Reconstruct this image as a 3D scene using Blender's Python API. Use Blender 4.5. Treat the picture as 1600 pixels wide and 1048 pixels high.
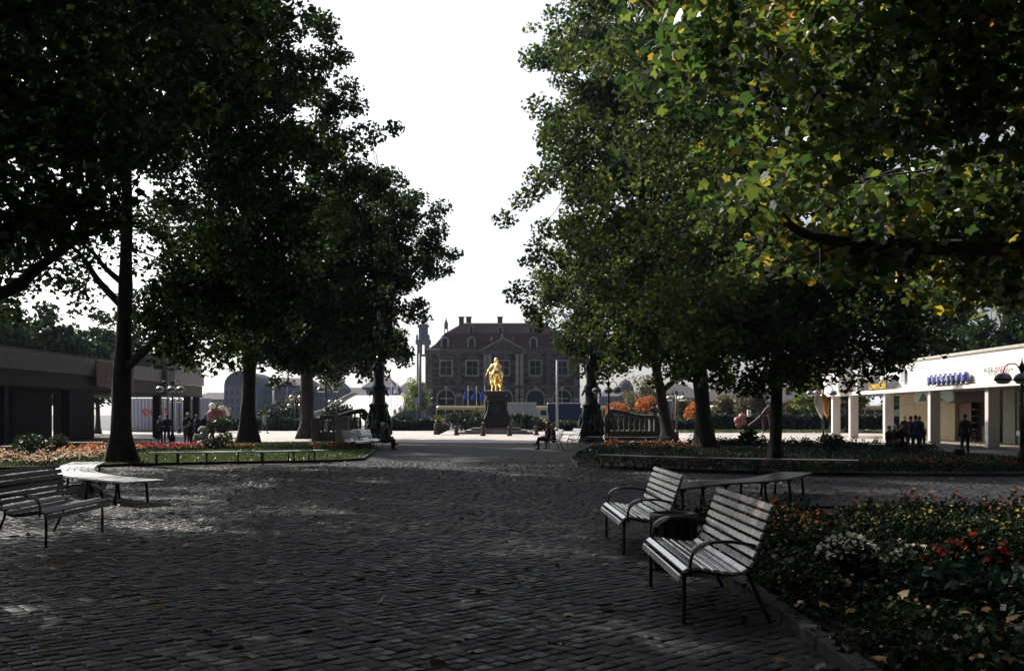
import bpy, math, random
import numpy as np
from mathutils import Vector, Matrix

random.seed(7)
RNG = np.random.default_rng(7)
R = math.radians
scene = bpy.context.scene
for o in list(bpy.data.objects):
    bpy.data.objects.remove(o)

# ------------------------------------------------------------------ camera
cam_d = bpy.data.cameras.new('camera')
cam = bpy.data.objects.new('camera', cam_d)
scene.collection.objects.link(cam)
cam.location = (0, 0, 1.7)
cam.rotation_euler = (R(90), 0, 0)
cam_d.sensor_width = 36
cam_d.lens = 35
cam_d.shift_y = 124 / 1600
cam_d.clip_start = 0.1
cam_d.clip_end = 6000
scene.camera = cam

# ------------------------------------------------------------------ sky, sun, exposure
SUN_AZ, SUN_EL = R(-46), R(37)
world = bpy.data.worlds.new('World')
scene.world = world
world.use_nodes = True
wn = world.node_tree
wn.nodes.clear()
sky = wn.nodes.new('ShaderNodeTexSky')
sky.sky_type = 'NISHITA'
sky.sun_disc = False
sky.sun_elevation = SUN_EL
sky.sun_rotation = SUN_AZ
sky.air_density = 1.0
sky.dust_density = 2.5
sky.ozone_density = 1.0
bg = wn.nodes.new('ShaderNodeBackground')
bg.inputs['Strength'].default_value = 0.056
wo = wn.nodes.new('ShaderNodeOutputWorld')
shs = wn.nodes.new('ShaderNodeHueSaturation')            # thin high cloud: a paler, less coloured sky
shs.inputs['Saturation'].default_value = 0.3
wn.links.new(sky.outputs[0], shs.inputs['Color'])
# bright aureole that thin cloud spreads round the sun
tcw = wn.nodes.new('ShaderNodeTexCoord')
dt = wn.nodes.new('ShaderNodeVectorMath'); dt.operation = 'DOT_PRODUCT'
dt.inputs[1].default_value = (math.sin(SUN_AZ)*math.cos(SUN_EL), math.cos(SUN_AZ)*math.cos(SUN_EL), math.sin(SUN_EL))
wn.links.new(tcw.outputs['Generated'], dt.inputs[0])
aur = wn.nodes.new('ShaderNodeMapRange'); aur.interpolation_type = 'SMOOTHSTEP'
aur.inputs['From Min'].default_value = -.2; aur.inputs['From Max'].default_value = 1.0
aur.inputs['To Min'].default_value = .5; aur.inputs['To Max'].default_value = 3.0
wn.links.new(dt.outputs['Value'], aur.inputs['Value'])
scl = wn.nodes.new('ShaderNodeVectorMath'); scl.operation = 'SCALE'
wn.links.new(shs.outputs[0], scl.inputs[0]); wn.links.new(aur.outputs[0], scl.inputs['Scale'])
wn.links.new(scl.outputs[0], bg.inputs['Color'])
wn.links.new(bg.outputs[0], wo.inputs['Surface'])

sun_d = bpy.data.lights.new('sun', 'SUN')
sun_d.energy = 5.0
sun_d.angle = R(0.53)
sun_d.color = (1.0, 0.93, 0.82)
sun = bpy.data.objects.new('sun', sun_d)
scene.collection.objects.link(sun)
TO_SUN = Vector((math.sin(SUN_AZ) * math.cos(SUN_EL), math.cos(SUN_AZ) * math.cos(SUN_EL), math.sin(SUN_EL)))
sun.rotation_euler = (-TO_SUN).to_track_quat('-Z', 'Y').to_euler()
sun.location = TO_SUN * 200

vs = scene.view_settings
vs.view_transform = 'Standard'
vs.look = 'None'
vs.gamma = 1
vs.use_curve_mapping = False
vs.exposure = 0.4
scene.cycles.max_bounces = 6
scene.cycles.diffuse_bounces = 2
scene.cycles.glossy_bounces = 2
scene.cycles.transmission_bounces = 4
scene.cycles.transparent_max_bounces = 4
scene.cycles.volume_bounces = 0

# ------------------------------------------------------------------ helpers
F, H, CX, HY = 1555.6, 1.7, 800.0, 648.0
def wx(px, Y): return (px - CX) / F * Y            # layout read off the photograph, then fixed in metres
def wz(py, Y): return H + (HY - py) / F * Y

COL = scene.collection
def tag(o, label=None, cat=None, group=None, kind=None):
    if label: o['label'] = label
    if cat: o['category'] = cat
    if group: o['group'] = group
    if kind: o['kind'] = kind
    return o
def empty(name, loc=(0, 0, 0), rz=0, label=None, cat=None, group=None):
    o = bpy.data.objects.new(name, None)
    COL.objects.link(o)
    o.location = loc
    o.rotation_euler = (0, 0, rz)
    o.empty_display_size = 0.2
    return tag(o, label, cat, group)
def link(name, me, mat=None, parent=None):
    o = bpy.data.objects.new(name, me)
    COL.objects.link(o)
    if mat is not None and len(me.materials) == 0:
        me.materials.append(mat)
    if parent: o.parent = parent
    return o
def copy_tree(o, parent=None):
    c = o.copy(); COL.objects.link(c)
    if parent: c.parent = parent
    for ch in o.children: copy_tree(ch, c)
    return c

class MB:
    def __init__(s): s.v = []; s.f = []; s.s = []; s.m = []; s.mi = 0
    def add(s, vs_, fs, smooth=False):
        b = len(s.v); s.v += [tuple(p) for p in vs_]
        for f in fs: s.f.append([b + i for i in f]); s.s.append(smooth); s.m.append(s.mi)
        return s
    def box(s, x0, y0, z0, x1, y1, z1):
        return s.add([(x0,y0,z0),(x1,y0,z0),(x1,y1,z0),(x0,y1,z0),(x0,y0,z1),(x1,y0,z1),(x1,y1,z1),(x0,y1,z1)],
                     [(3,2,1,0),(4,5,6,7),(0,1,5,4),(1,2,6,5),(2,3,7,6),(3,0,4,7)])
    def bbox(s, x0, y0, z0, x1, y1, z1, c=0.01):
        """box with chamfered upright edges and top"""
        pts = [(x0+c,y0),(x1-c,y0),(x1,y0+c),(x1,y1-c),(x1-c,y1),(x0+c,y1),(x0,y1-c),(x0,y0+c)]
        cx, cy = (x0+x1)/2, (y0+y1)/2
        rings = []
        for z, k in ((z0, 0), (z1-c, 0), (z1, 1)):
            rings.append([(px + (c if px < cx else -c)*k, py + (c if py < cy else -c)*k, z) for px, py in pts])
        vv = [p for r in rings for p in r]; ff = [tuple(range(7, -1, -1)), tuple(range(16, 24))]
        for k in range(2):
            for i in range(8): ff.append((k*8+i, k*8+(i+1) % 8, (k+1)*8+(i+1) % 8, (k+1)*8+i))
        return s.add(vv, ff)
    def obox(s, c, sz, M=None):
        a, b, d = sz[0]/2, sz[1]/2, sz[2]/2
        P = [Vector(p) for p in ((-a,-b,-d),(a,-b,-d),(a,b,-d),(-a,b,-d),(-a,-b,d),(a,-b,d),(a,b,d),(-a,b,d))]
        if M is not None: P = [M @ p for p in P]
        c = Vector(c)
        return s.add([p + c for p in P], [(3,2,1,0),(4,5,6,7),(0,1,5,4),(1,2,6,5),(2,3,7,6),(3,0,4,7)])
    def prism(s, pts, axis, d0, d1):
        """polygon pts (2d) pushed along axis from d0 to d1"""
        def P(a, b, d):
            return {'x': (d, a, b), 'y': (a, d, b), 'z': (a, b, d)}[axis]
        n = len(pts)
        vv = [P(a, b, d0) for a, b in pts] + [P(a, b, d1) for a, b in pts]
        ff = [tuple(range(n))[::-1], tuple(range(n, 2*n))] + [(i, (i+1) % n, n+(i+1) % n, n+i) for i in range(n)]
        return s.add(vv, ff)
    def tube(s, pts, r, n=8, cap=True, smooth=True):
        pts = [Vector(p) for p in pts]
        if not hasattr(r, '__len__'): r = [r]*len(pts)
        vv = []; up = None
        for i, p in enumerate(pts):
            t = (pts[min(i+1, len(pts)-1)] - pts[max(i-1, 0)])
            t = t.normalized() if t.length > 1e-9 else Vector((0,0,1))
            if up is None:
                a = Vector((1,0,0)) if abs(t.x) < .8 else Vector((0,1,0))
                up = (a - t*a.dot(t)).normalized()
            else:
                up = (up - t*up.dot(t))
                up = up.normalized() if up.length > 1e-6 else t.orthogonal().normalized()
            b = t.cross(up)
            for k in range(n):
                a = 2*math.pi*k/n
                vv.append(p + (up*math.cos(a) + b*math.sin(a))*r[i])
        ff = []
        for i in range(len(pts)-1):
            for k in range(n): ff.append((i*n+k, i*n+(k+1) % n, (i+1)*n+(k+1) % n, (i+1)*n+k))
        s.add(vv, ff, smooth)
        if cap:
            b = len(s.v) - len(vv)
            s.f.append([b+k for k in range(n)][::-1]); s.s.append(False); s.m.append(s.mi)
            s.f.append([b+(len(pts)-1)*n+k for k in range(n)]); s.s.append(False); s.m.append(s.mi)
        return s
    def lathe(s, prof, c=(0,0,0), n=16, smooth=True):
        vv = []; 
        for r, z in prof:
            for k in range(n):
                a = 2*math.pi*(k+.5)/n
                vv.append((c[0]+r*math.cos(a), c[1]+r*math.sin(a), c[2]+z))
        ff = []
        for i in range(len(prof)-1):
            for k in range(n): ff.append((i*n+k, i*n+(k+1) % n, (i+1)*n+(k+1) % n, (i+1)*n+k))
        s.add(vv, ff, smooth)
        b = len(s.v) - len(vv)
        s.f.append([b+k for k in range(n)][::-1]); s.s.append(False); s.m.append(s.mi)
        s.f.append([b+(len(prof)-1)*n+k for k in range(n)]); s.s.append(False); s.m.append(s.mi)
        return s
    def ell(s, c, r, nu=12, nv=8, z0=-1.0):
        if not hasattr(r, '__len__'): r = (r, r, r)
        prof = []
        a0 = math.asin(max(-1, z0))
        for i in range(nv+1):
            a = a0 + (math.pi/2 - a0)*i/nv
            prof.append((max(math.cos(a), 1e-3), math.sin(a)))
        vv = []
        for pr, pz in prof:
            for k in range(nu):
                a = 2*math.pi*k/nu
                vv.append((c[0]+r[0]*pr*math.cos(a), c[1]+r[1]*pr*math.sin(a), c[2]+r[2]*pz))
        ff = []
        for i in range(nv):
            for k in range(nu): ff.append((i*nu+k, i*nu+(k+1) % nu, (i+1)*nu+(k+1) % nu, (i+1)*nu+k))
        s.add(vv, ff, True)
        b = len(s.v) - len(vv)
        s.f.append([b+k for k in range(nu)][::-1]); s.s.append(False); s.m.append(s.mi)
        return s
    def xform(s, M):
        s.v = [tuple(M @ Vector(p)) for p in s.v]; return s
    def mesh(s, name, mats=None):
        me = bpy.data.meshes.new(name)
        me.from_pydata(s.v, [], s.f)
        me.polygons.foreach_set('use_smooth', s.s)
        if mats:
            for m in (mats if isinstance(mats, (list, tuple)) else [mats]): me.materials.append(m)
            if isinstance(mats, (list, tuple)): me.polygons.foreach_set('material_index', s.m)
        me.update()
        return me
    def build(s, name, mat, parent=None):
        return link(name, s.mesh(name, mat), None, parent)

def spline(pts, n=6):
    """Catmull-Rom through pts"""
    P = [Vector(p) for p in pts]; P = [P[0]*2-P[1]] + P + [P[-1]*2-P[-2]]
    out = []
    for i in range(1, len(P)-2):
        for k in range(n):
            t = k/n
            a, b, c, d = P[i-1], P[i], P[i+1], P[i+2]
            out.append(0.5*((2*b) + (c-a)*t + (2*a-5*b+4*c-d)*t*t + (3*b-a-3*c+d)*t**3))
    out.append(P[-2].copy())
    return out

# ------------------------------------------------------------------ materials
def nodes_of(m):
    m.use_nodes = True
    return m.node_tree, m.node_tree.nodes['Principled BSDF']
MATS = {}
def M(name, col, rough=.8, metal=0, var=.25, scale=3, bump=0., bscale=None, bdist=.02, spec=.5, emit=None, estr=0, alpha=None):
    if name in MATS: return MATS[name]
    m = bpy.data.materials.new(name)
    nt, p = nodes_of(m)
    N, L = nt.nodes, nt.links
    tc = N.new('ShaderNodeTexCoord')
    nz = N.new('ShaderNodeTexNoise'); nz.inputs['Scale'].default_value = scale; nz.inputs['Detail'].default_value = 5
    nz.inputs['Roughness'].default_value = .65
    L.new(tc.outputs['Object'], nz.inputs['Vector'])
    oi = N.new('ShaderNodeObjectInfo')
    mr = N.new('ShaderNodeMapRange')
    mr.inputs['From Min'].default_value = .3; mr.inputs['From Max'].default_value = .7
    mr.inputs['To Min'].default_value = 1-var; mr.inputs['To Max'].default_value = 1+var
    L.new(nz.outputs['Fac'], mr.inputs['Value'])
    ma = N.new('ShaderNodeMath'); ma.operation = 'MULTIPLY_ADD'
    ma.inputs[1].default_value = var*.5; ma.inputs[2].default_value = 1-var*.25
    L.new(oi.outputs['Random'], ma.inputs[0])
    mm = N.new('ShaderNodeMath'); mm.operation = 'MULTIPLY'
    L.new(mr.outputs[0], mm.inputs[0]); L.new(ma.outputs[0], mm.inputs[1])
    hs = N.new('ShaderNodeHueSaturation'); hs.inputs['Color'].default_value = (*col, 1)
    L.new(mm.outputs[0], hs.inputs['Value'])
    L.new(hs.outputs[0], p.inputs['Base Color'])
    p.inputs['Roughness'].default_value = rough
    p.inputs['Metallic'].default_value = metal
    p.inputs['Specular IOR Level'].default_value = spec
    if bump:
        n2 = N.new('ShaderNodeTexNoise'); n2.inputs['Scale'].default_value = bscale or scale*6; n2.inputs['Detail'].default_value = 6
        L.new(tc.outputs['Object'], n2.inputs['Vector'])
        b = N.new('ShaderNodeBump'); b.inputs['Strength'].default_value = bump; b.inputs['Distance'].default_value = bdist
        L.new(n2.outputs['Fac'], b.inputs['Height']); L.new(b.outputs[0], p.inputs['Normal'])
    if emit:
        p.inputs['Emission Color'].default_value = (*emit, 1); p.inputs['Emission Strength'].default_value = estr
    MATS[name] = m
    return m

def leaf_mat(name, stops, trans=.4, rough=.4, gloss=.12, tv=1.7):
    m = bpy.data.materials.new(name); m.use_nodes = True
    nt = m.node_tree; N, L = nt.nodes, nt.links; N.clear()
    at = N.new('ShaderNodeAttribute'); at.attribute_name = 'rnd'
    cr = N.new('ShaderNodeValToRGB')
    el = cr.color_ramp.elements
    while len(el) < len(stops): el.new(.5)
    for e, (p, c) in zip(el, stops): e.position = p; e.color = (*c, 1)
    L.new(at.outputs['Fac'], cr.inputs[0])
    hs = N.new('ShaderNodeHueSaturation'); hs.inputs['Saturation'].default_value = 1.0; hs.inputs['Value'].default_value = tv
    L.new(cr.outputs[0], hs.inputs['Color'])
    d = N.new('ShaderNodeBsdfDiffuse'); t = N.new('ShaderNodeBsdfTranslucent'); g = N.new('ShaderNodeBsdfGlossy')
    g.inputs['Roughness'].default_value = rough; g.inputs['Color'].default_value = (.9, .95, 1, 1)
    L.new(cr.outputs[0], d.inputs['Color']); L.new(hs.outputs[0], t.inputs['Color'])
    m1 = N.new('ShaderNodeMixShader'); m1.inputs[0].default_value = trans
    L.new(d.outputs[0], m1.inputs[1]); L.new(t.outputs[0], m1.inputs[2])
    m2 = N.new('ShaderNodeMixShader')
    fr = N.new('ShaderNodeFresnel'); fr.inputs['IOR'].default_value = 1.38
    mf = N.new('ShaderNodeMath'); mf.operation = 'MULTIPLY_ADD'; mf.inputs[1].default_value = gloss*1.6; mf.inputs[2].default_value = gloss*.08
    L.new(fr.outputs[0], mf.inputs[0]); L.new(mf.outputs[0], m2.inputs[0])
    L.new(m1.outputs[0], m2.inputs[1]); L.new(g.outputs[0], m2.inputs[2])
    o = N.new('ShaderNodeOutputMaterial'); L.new(m2.outputs[0], o.inputs['Surface'])
    MATS[name] = m
    return m

G1 = (.006, .013, .004); G2 = (.015, .03, .008); G3 = (.04, .07, .015); YL = (.32, .22, .025); OR = (.28, .09, .02)
LEAF_DARK = leaf_mat('plane_leaf_shaded_green', [(0, G1), (.5, G2), (.93, G3), (.99, (.14, .13, .02))], trans=.3, gloss=.03)  # shaded copy of the plane leaf, darkened for the left row
LEAF_SUNLIT = leaf_mat('plane_leaf_sunlit_green', [(0, (.008, .017, .004)), (.5, (.021, .036, .008)), (.9, (.068, .088, .015)), (.99, (.22, .18, .02))], trans=.5, gloss=.06, tv=2.4)  # sunlit copy of the plane leaf, glow of lit crowns in its colour
LEAF_NEAR = leaf_mat('plane_leaf_turning', [(0, G1), (.45, (.03, .06, .012)), (.75, (.085, .105, .018)), (.9, (.2, .17, .02)), (.97, YL), (1, OR)], trans=.6, rough=.32, gloss=.16, tv=2.4)  # autumn yellows, made brighter and yellower to look sunlit
LEAF_BRIGHT = leaf_mat('leaf_yellow_green', [(0, (.05, .09, .02)), (.5, (.11, .15, .03)), (1, (.25, .24, .05))], trans=.4)
LEAF_HEDGE = leaf_mat('hedge_leaf', [(0, (.012, .025, .01)), (.6, (.03, .05, .015)), (1, (.07, .085, .03))], trans=.15)
LEAF_OLIVE = leaf_mat('leaf_olive_brown', [(0, (.05, .05, .02)), (.5, (.1, .09, .03)), (1, (.2, .13, .04))], trans=.25)
LEAF_ORANGE = leaf_mat('leaf_autumn_orange', [(0, (.14, .06, .02)), (.5, (.36, .11, .02)), (1, (.55, .2, .03))], trans=.35)
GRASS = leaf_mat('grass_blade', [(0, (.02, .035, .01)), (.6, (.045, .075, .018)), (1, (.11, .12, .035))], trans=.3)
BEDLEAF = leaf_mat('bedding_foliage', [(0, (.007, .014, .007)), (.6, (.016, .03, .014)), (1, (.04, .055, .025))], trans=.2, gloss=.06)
FL_ORANGE = leaf_mat('petal_orange', [(0, (.32, .07, .02)), (.5, (.48, .14, .04)), (1, (.6, .28, .1))], trans=.3)
FL_PEACH = leaf_mat('petal_peach_white', [(0, (.5, .22, .12)), (.5, (.6, .38, .22)), (1, (.7, .6, .45))], trans=.3)
FL_RED = leaf_mat('petal_red', [(0, (.2, .015, .012)), (.6, (.38, .025, .02)), (1, (.5, .08, .05))], trans=.3)
FL_WHITE = leaf_mat('petal_white', [(0, (.45, .45, .36)), (1, (.8, .8, .68))], trans=.2)
FL_YELLOW = leaf_mat('petal_yellow', [(0, (.35, .28, .05)), (1, (.6, .5, .12))], trans=.3)
LEAF_DRY = leaf_mat('dry_leaf_brown', [(0, (.07, .035, .015)), (.5, (.15, .085, .035)), (1, (.28, .2, .1))], trans=.15)
LEAF_GREY = leaf_mat('silver_green_foliage', [(0, (.02, .045, .032)), (1, (.05, .095, .066))], trans=.15)

BARK = M('plane_bark', (.028, .024, .02), .9, var=.7, scale=3.2, bump=.8, bscale=9, bdist=.05)
STONE_DARK = M('dark_sandstone', (.05, .046, .042), .9, var=.45, scale=1.2, bump=.4, bscale=8)
STONE_OLD = M('weathered_sandstone', (.1, .09, .082), .9, var=.5, scale=.7, bump=.3, bscale=4)
STONE_LIGHT = M('pale_sandstone', (.27, .245, .22), .9, var=.4, scale=.9, bump=.3, bscale=4)
ROOF = M('brown_red_roof_tiles', (.055, .025, .02), .85, var=.3, scale=1.5, bump=.2, bscale=12)
GLASS = M('window_glass_dark', (.02, .024, .03), .12, var=.1, spec=.8)
WHITEP = M('white_paint', (.75, .73, .7), .55, var=.06, scale=2)
CONC_WHITE = M('white_fascia_render', (.82, .79, .76), .8, var=.07, scale=.8, bump=.1, bscale=15)
CONC = M('grey_concrete', (.3, .29, .28), .85, var=.2, scale=1.2, bump=.25, bscale=20)
CONC_L = M('pale_blue_grey_panel', (.42, .43, .46), .8, var=.15, scale=.8)
BEIGE = M('beige_roughcast', (.44, .37, .24), .9, var=.2, scale=3, bump=.5, bscale=30)
DARKWALL = M('dark_brown_wall', (.05, .035, .03), .8, var=.3)  # plain dark brown
IRON = M('black_iron', (.015, .015, .016), .45, var=.2, spec=.5, bump=.05)
BRONZE = M('dark_bronze', (.03, .04, .034), .3, metal=.5, var=.5, scale=4, bump=.4, bscale=14)
GOLD = M('gilded_metal', (.9, .66, .27), .27, metal=1, var=.12, scale=3, bump=.15, bscale=10)
SLAT_SHADED = M('shaded_bench_slat', (.07, .07, .08), .3, var=.35, scale=9, bump=.25, bscale=40, bdist=.0015, spec=.6)  # shaded copy of the bench slat, shade put into the colour
SLAT = M('lit_bench_slat', (.38, .37, .385), .22, var=.35, scale=9, bump=.25, bscale=40, bdist=.0015, spec=.7)  # lit copy, pale colour stands in for the sheen on the slats
SLAT_W = M('worn_glint_slat', (.5, .5, .52), .4, var=.2, scale=6, bump=.2, bscale=40, bdist=.0015, spec=.7)  # pale worn slats, white also stands for sun glint on tops
KERB = M('granite_kerb', (.03, .029, .028), .9, var=.5, scale=6, bump=.4, bscale=50, bdist=.005)
_sn, _sp = nodes_of(SLAT); _sp.inputs['Coat Weight'].default_value = .8; _sp.inputs['Coat Roughness'].default_value = .13
SOIL = M('bed_soil', (.016, .012, .009), .95, var=.4, scale=6, bump=.8, bscale=20)

def ashlar(name, c1, c2, mortar, bw=.9, bh=.42, rough=.9):
    m = bpy.data.materials.new(name); nt, p = nodes_of(m); N, L = nt.nodes, nt.links
    tc = N.new('ShaderNodeTexCoord'); mp = N.new('ShaderNodeMapping'); mp.inputs['Rotation'].default_value = (R(90), 0, 0)
    L.new(tc.outputs['Object'], mp.inputs['Vector'])
    b = N.new('ShaderNodeTexBrick'); b.inputs['Color1'].default_value = (*c1, 1); b.inputs['Color2'].default_value = (*c2, 1); b.inputs['Mortar'].default_value = (*mortar, 1)
    b.inputs['Scale'].default_value = 1; b.inputs['Mortar Size'].default_value = .018; b.inputs['Brick Width'].default_value = bw; b.inputs['Row Height'].default_value = bh; b.inputs['Bias'].default_value = -.25
    L.new(mp.outputs[0], b.inputs['Vector'])
    nz = N.new('ShaderNodeTexNoise'); nz.inputs['Scale'].default_value = .45; nz.inputs['Detail'].default_value = 8; nz.inputs['Roughness'].default_value = .7
    L.new(tc.outputs['Object'], nz.inputs['Vector'])
    mr = N.new('ShaderNodeMapRange'); mr.inputs['From Min'].default_value = .35; mr.inputs['From Max'].default_value = .65; mr.inputs['To Min'].default_value = .45; mr.inputs['To Max'].default_value = 1.5
    L.new(nz.outputs['Fac'], mr.inputs['Value'])
    hs = N.new('ShaderNodeHueSaturation'); L.new(b.outputs['Color'], hs.inputs['Color']); L.new(mr.outputs[0], hs.inputs['Value'])
    L.new(hs.outputs[0], p.inputs['Base Color']); p.inputs['Roughness'].default_value = rough
    bu = N.new('ShaderNodeBump'); bu.inputs['Strength'].default_value = .5; bu.inputs['Distance'].default_value = .03; L.new(mr.outputs[0], bu.inputs['Height']); L.new(bu.outputs[0], p.inputs['Normal'])
    return m
ASHLAR = ashlar('soot_stained_ashlar', (.026, .022, .021), (.17, .145, .125), (.025, .02, .018))
def cobble_mat():
    m = bpy.data.materials.new('basalt_cobble'); nt, p = nodes_of(m); N, L = nt.nodes, nt.links
    at = N.new('ShaderNodeAttribute'); at.attribute_name = 'rnd'
    oi = N.new('ShaderNodeObjectInfo')
    ad = N.new('ShaderNodeMath'); ad.operation = 'ADD'; L.new(at.outputs['Fac'], ad.inputs[0]); L.new(oi.outputs['Random'], ad.inputs[1])
    fr = N.new('ShaderNodeMath'); fr.operation = 'FRACT'; L.new(ad.outputs[0], fr.inputs[0])
    cr = N.new('ShaderNodeValToRGB'); e = cr.color_ramp.elements
    e[0].position = 0; e[0].color = (.013, .014, .018, 1); e[1].position = 1; e[1].color = (.062, .065, .08, 1)
    x = e.new(.6); x.color = (.025, .027, .034, 1); x = e.new(.85); x.color = (.042, .038, .036, 1)
    L.new(fr.outputs[0], cr.inputs[0])
    ge = N.new('ShaderNodeNewGeometry')
    nz = N.new('ShaderNodeTexNoise'); nz.inputs['Scale'].default_value = 55; nz.inputs['Detail'].default_value = 6
    L.new(ge.outputs['Position'], nz.inputs['Vector'])
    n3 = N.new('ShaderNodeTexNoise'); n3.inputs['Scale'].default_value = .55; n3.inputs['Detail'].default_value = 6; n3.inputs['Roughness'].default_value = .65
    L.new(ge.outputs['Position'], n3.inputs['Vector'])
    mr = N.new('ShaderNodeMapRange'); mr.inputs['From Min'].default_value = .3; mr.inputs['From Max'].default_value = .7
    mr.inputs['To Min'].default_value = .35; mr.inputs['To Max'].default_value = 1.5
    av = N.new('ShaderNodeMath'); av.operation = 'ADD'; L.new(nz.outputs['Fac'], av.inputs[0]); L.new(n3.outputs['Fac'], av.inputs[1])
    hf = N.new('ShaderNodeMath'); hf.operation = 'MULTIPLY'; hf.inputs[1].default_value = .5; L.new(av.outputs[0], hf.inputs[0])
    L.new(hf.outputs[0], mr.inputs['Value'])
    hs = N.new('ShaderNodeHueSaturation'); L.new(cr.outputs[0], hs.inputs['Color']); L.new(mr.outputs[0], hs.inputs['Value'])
    L.new(hs.outputs[0], p.inputs['Base Color'])
    rr = N.new('ShaderNodeMapRange'); rr.inputs['To Min'].default_value = .48; rr.inputs['To Max'].default_value = .85; p.inputs['Specular IOR Level'].default_value = .2; p.inputs['Specular Tint'].default_value = (.75, .85, 1, 1)
    L.new(fr.outputs[0], rr.inputs['Value']); L.new(rr.outputs[0], p.inputs['Roughness'])
    b = N.new('ShaderNodeBump'); b.inputs['Strength'].default_value = .5; b.inputs['Distance'].default_value = .006
    L.new(nz.outputs['Fac'], b.inputs['Height']); L.new(b.outputs[0], p.inputs['Normal'])
    return m
COBBLE = cobble_mat()

def far_paving_mat(name, c1, c2, scale, rot, joint=.35, rough=.6, bump=.8, warp=.0):
    m = bpy.data.materials.new(name); nt, p = nodes_of(m); N, L = nt.nodes, nt.links
    ge = N.new('ShaderNodeNewGeometry')
    mp = N.new('ShaderNodeMapping'); mp.inputs['Rotation'].default_value = (0, 0, rot)
    L.new(ge.outputs['Position'], mp.inputs['Vector'])
    v = N.new('ShaderNodeTexVoronoi'); v.inputs['Scale'].default_value = scale; v.inputs['Randomness'].default_value = .35
    L.new(mp.outputs[0], v.inputs['Vector'])
    v2 = N.new('ShaderNodeTexVoronoi'); v2.feature = 'DISTANCE_TO_EDGE'; v2.inputs['Scale'].default_value = scale; v2.inputs['Randomness'].default_value = .35
    L.new(mp.outputs[0], v2.inputs['Vector'])
    sp = N.new('ShaderNodeSeparateColor'); L.new(v.outputs['Color'], sp.inputs[0])
    cr = N.new('ShaderNodeMix'); cr.data_type = 'RGBA'; cr.inputs[6].default_value = (*c1, 1); cr.inputs[7].default_value = (*c2, 1)
    L.new(sp.outputs[0], cr.inputs[0])
    mr = N.new('ShaderNodeMapRange'); mr.inputs['From Max'].default_value = .07; mr.inputs['To Min'].default_value = joint; mr.inputs['To Max'].default_value = 1
    L.new(v2.outputs['Distance'], mr.inputs['Value'])
    n3 = N.new('ShaderNodeTexNoise'); n3.inputs['Scale'].default_value = .35; n3.inputs['Detail'].default_value = 6
    L.new(ge.outputs['Position'], n3.inputs['Vector'])
    mb = N.new('ShaderNodeMapRange'); mb.inputs['From Min'].default_value = .3; mb.inputs['From Max'].default_value = .7
    mb.inputs['To Min'].default_value = .75; mb.inputs['To Max'].default_value = 1.25
    L.new(n3.outputs['Fac'], mb.inputs['Value'])
    mu = N.new('ShaderNodeMath'); mu.operation = 'MULTIPLY'; n4 = N.new('ShaderNodeTexNoise'); n4.inputs['Scale'].default_value = 2.6; n4.inputs['Detail'].default_value = 8; n4.inputs['Roughness'].default_value = .8
    L.new(ge.outputs['Position'], n4.inputs['Vector'])
    mq = N.new('ShaderNodeMapRange'); mq.inputs['From Min'].default_value = .35; mq.inputs['From Max'].default_value = .65; mq.inputs['To Min'].default_value = .7; mq.inputs['To Max'].default_value = 1.3
    L.new(n4.outputs['Fac'], mq.inputs['Value'])
    m5 = N.new('ShaderNodeMath'); m5.operation = 'MULTIPLY'; L.new(mb.outputs[0], m5.inputs[0]); L.new(mq.outputs[0], m5.inputs[1])
    L.new(mr.outputs[0], mu.inputs[0]); L.new(m5.outputs[0], mu.inputs[1])
    hs = N.new('ShaderNodeHueSaturation'); L.new(cr.outputs[2], hs.inputs['Color']); L.new(mu.outputs[0], hs.inputs['Value'])
    L.new(hs.outputs[0], p.inputs['Base Color'])
    p.inputs['Roughness'].default_value = rough
    b = N.new('ShaderNodeBump'); b.inputs['Strength'].default_value = bump; b.inputs['Distance'].default_value = .015
    L.new(mr.outputs[0], b.inputs['Height']); L.new(b.outputs[0], p.inputs['Normal'])
    return m
PAVE_FAR = far_paving_mat('small_sett_paving', (.013, .014, .018), (.042, .044, .052), 7.5, R(40), rough=.8)
PAVE_FAR.node_tree.nodes['Principled BSDF'].inputs['Specular IOR Level'].default_value = .2
PAVE_LIGHT = far_paving_mat('pale_slab_paving', (.4, .36, .34), (.5, .45, .43), 2.2, R(3), joint=.7, rough=.8, bump=.2)
JOINT = M('joint_sand', (.03, .027, .024), .95, var=.3, scale=20)
GROUND = M('street_asphalt', (.1, .1, .1), .9, var=.2, scale=.5)
GRASSB = M('lawn_soil', (.035, .05, .014), .95, var=.4, scale=2, bump=.5)

# ------------------------------------------------------------------ clouds of leaf-sized faces
LOBED = np.array([(0, 0), (.36, .06), (.36, .3), (.54, .5), (.26, .62), (0, 1), (-.26, .62), (-.54, .5), (-.36, .3), (-.36, .06)])
RHOMB = np.array([(0, 0), (.38, .5), (0, 1), (-.38, .5)])
BLADE = np.array([(-.06, 0), (.06, 0), (0, 1)])
def frames(n, rng, updir=0.0, droop=True):
    """random leaf frames: width axis, length axis, normal"""
    nrm = rng.normal(size=(n, 3)); nrm[:, 2] = np.abs(nrm[:, 2]) + updir
    nrm /= np.linalg.norm(nrm, axis=1)[:, None]
    a = rng.normal(size=(n, 3)); a[:, 2] -= (.8 if droop else 0)
    ln = a - nrm*np.sum(a*nrm, axis=1)[:, None]
    ln /= np.linalg.norm(ln, axis=1)[:, None] + 1e-9
    return np.cross(ln, nrm), ln, nrm
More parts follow.
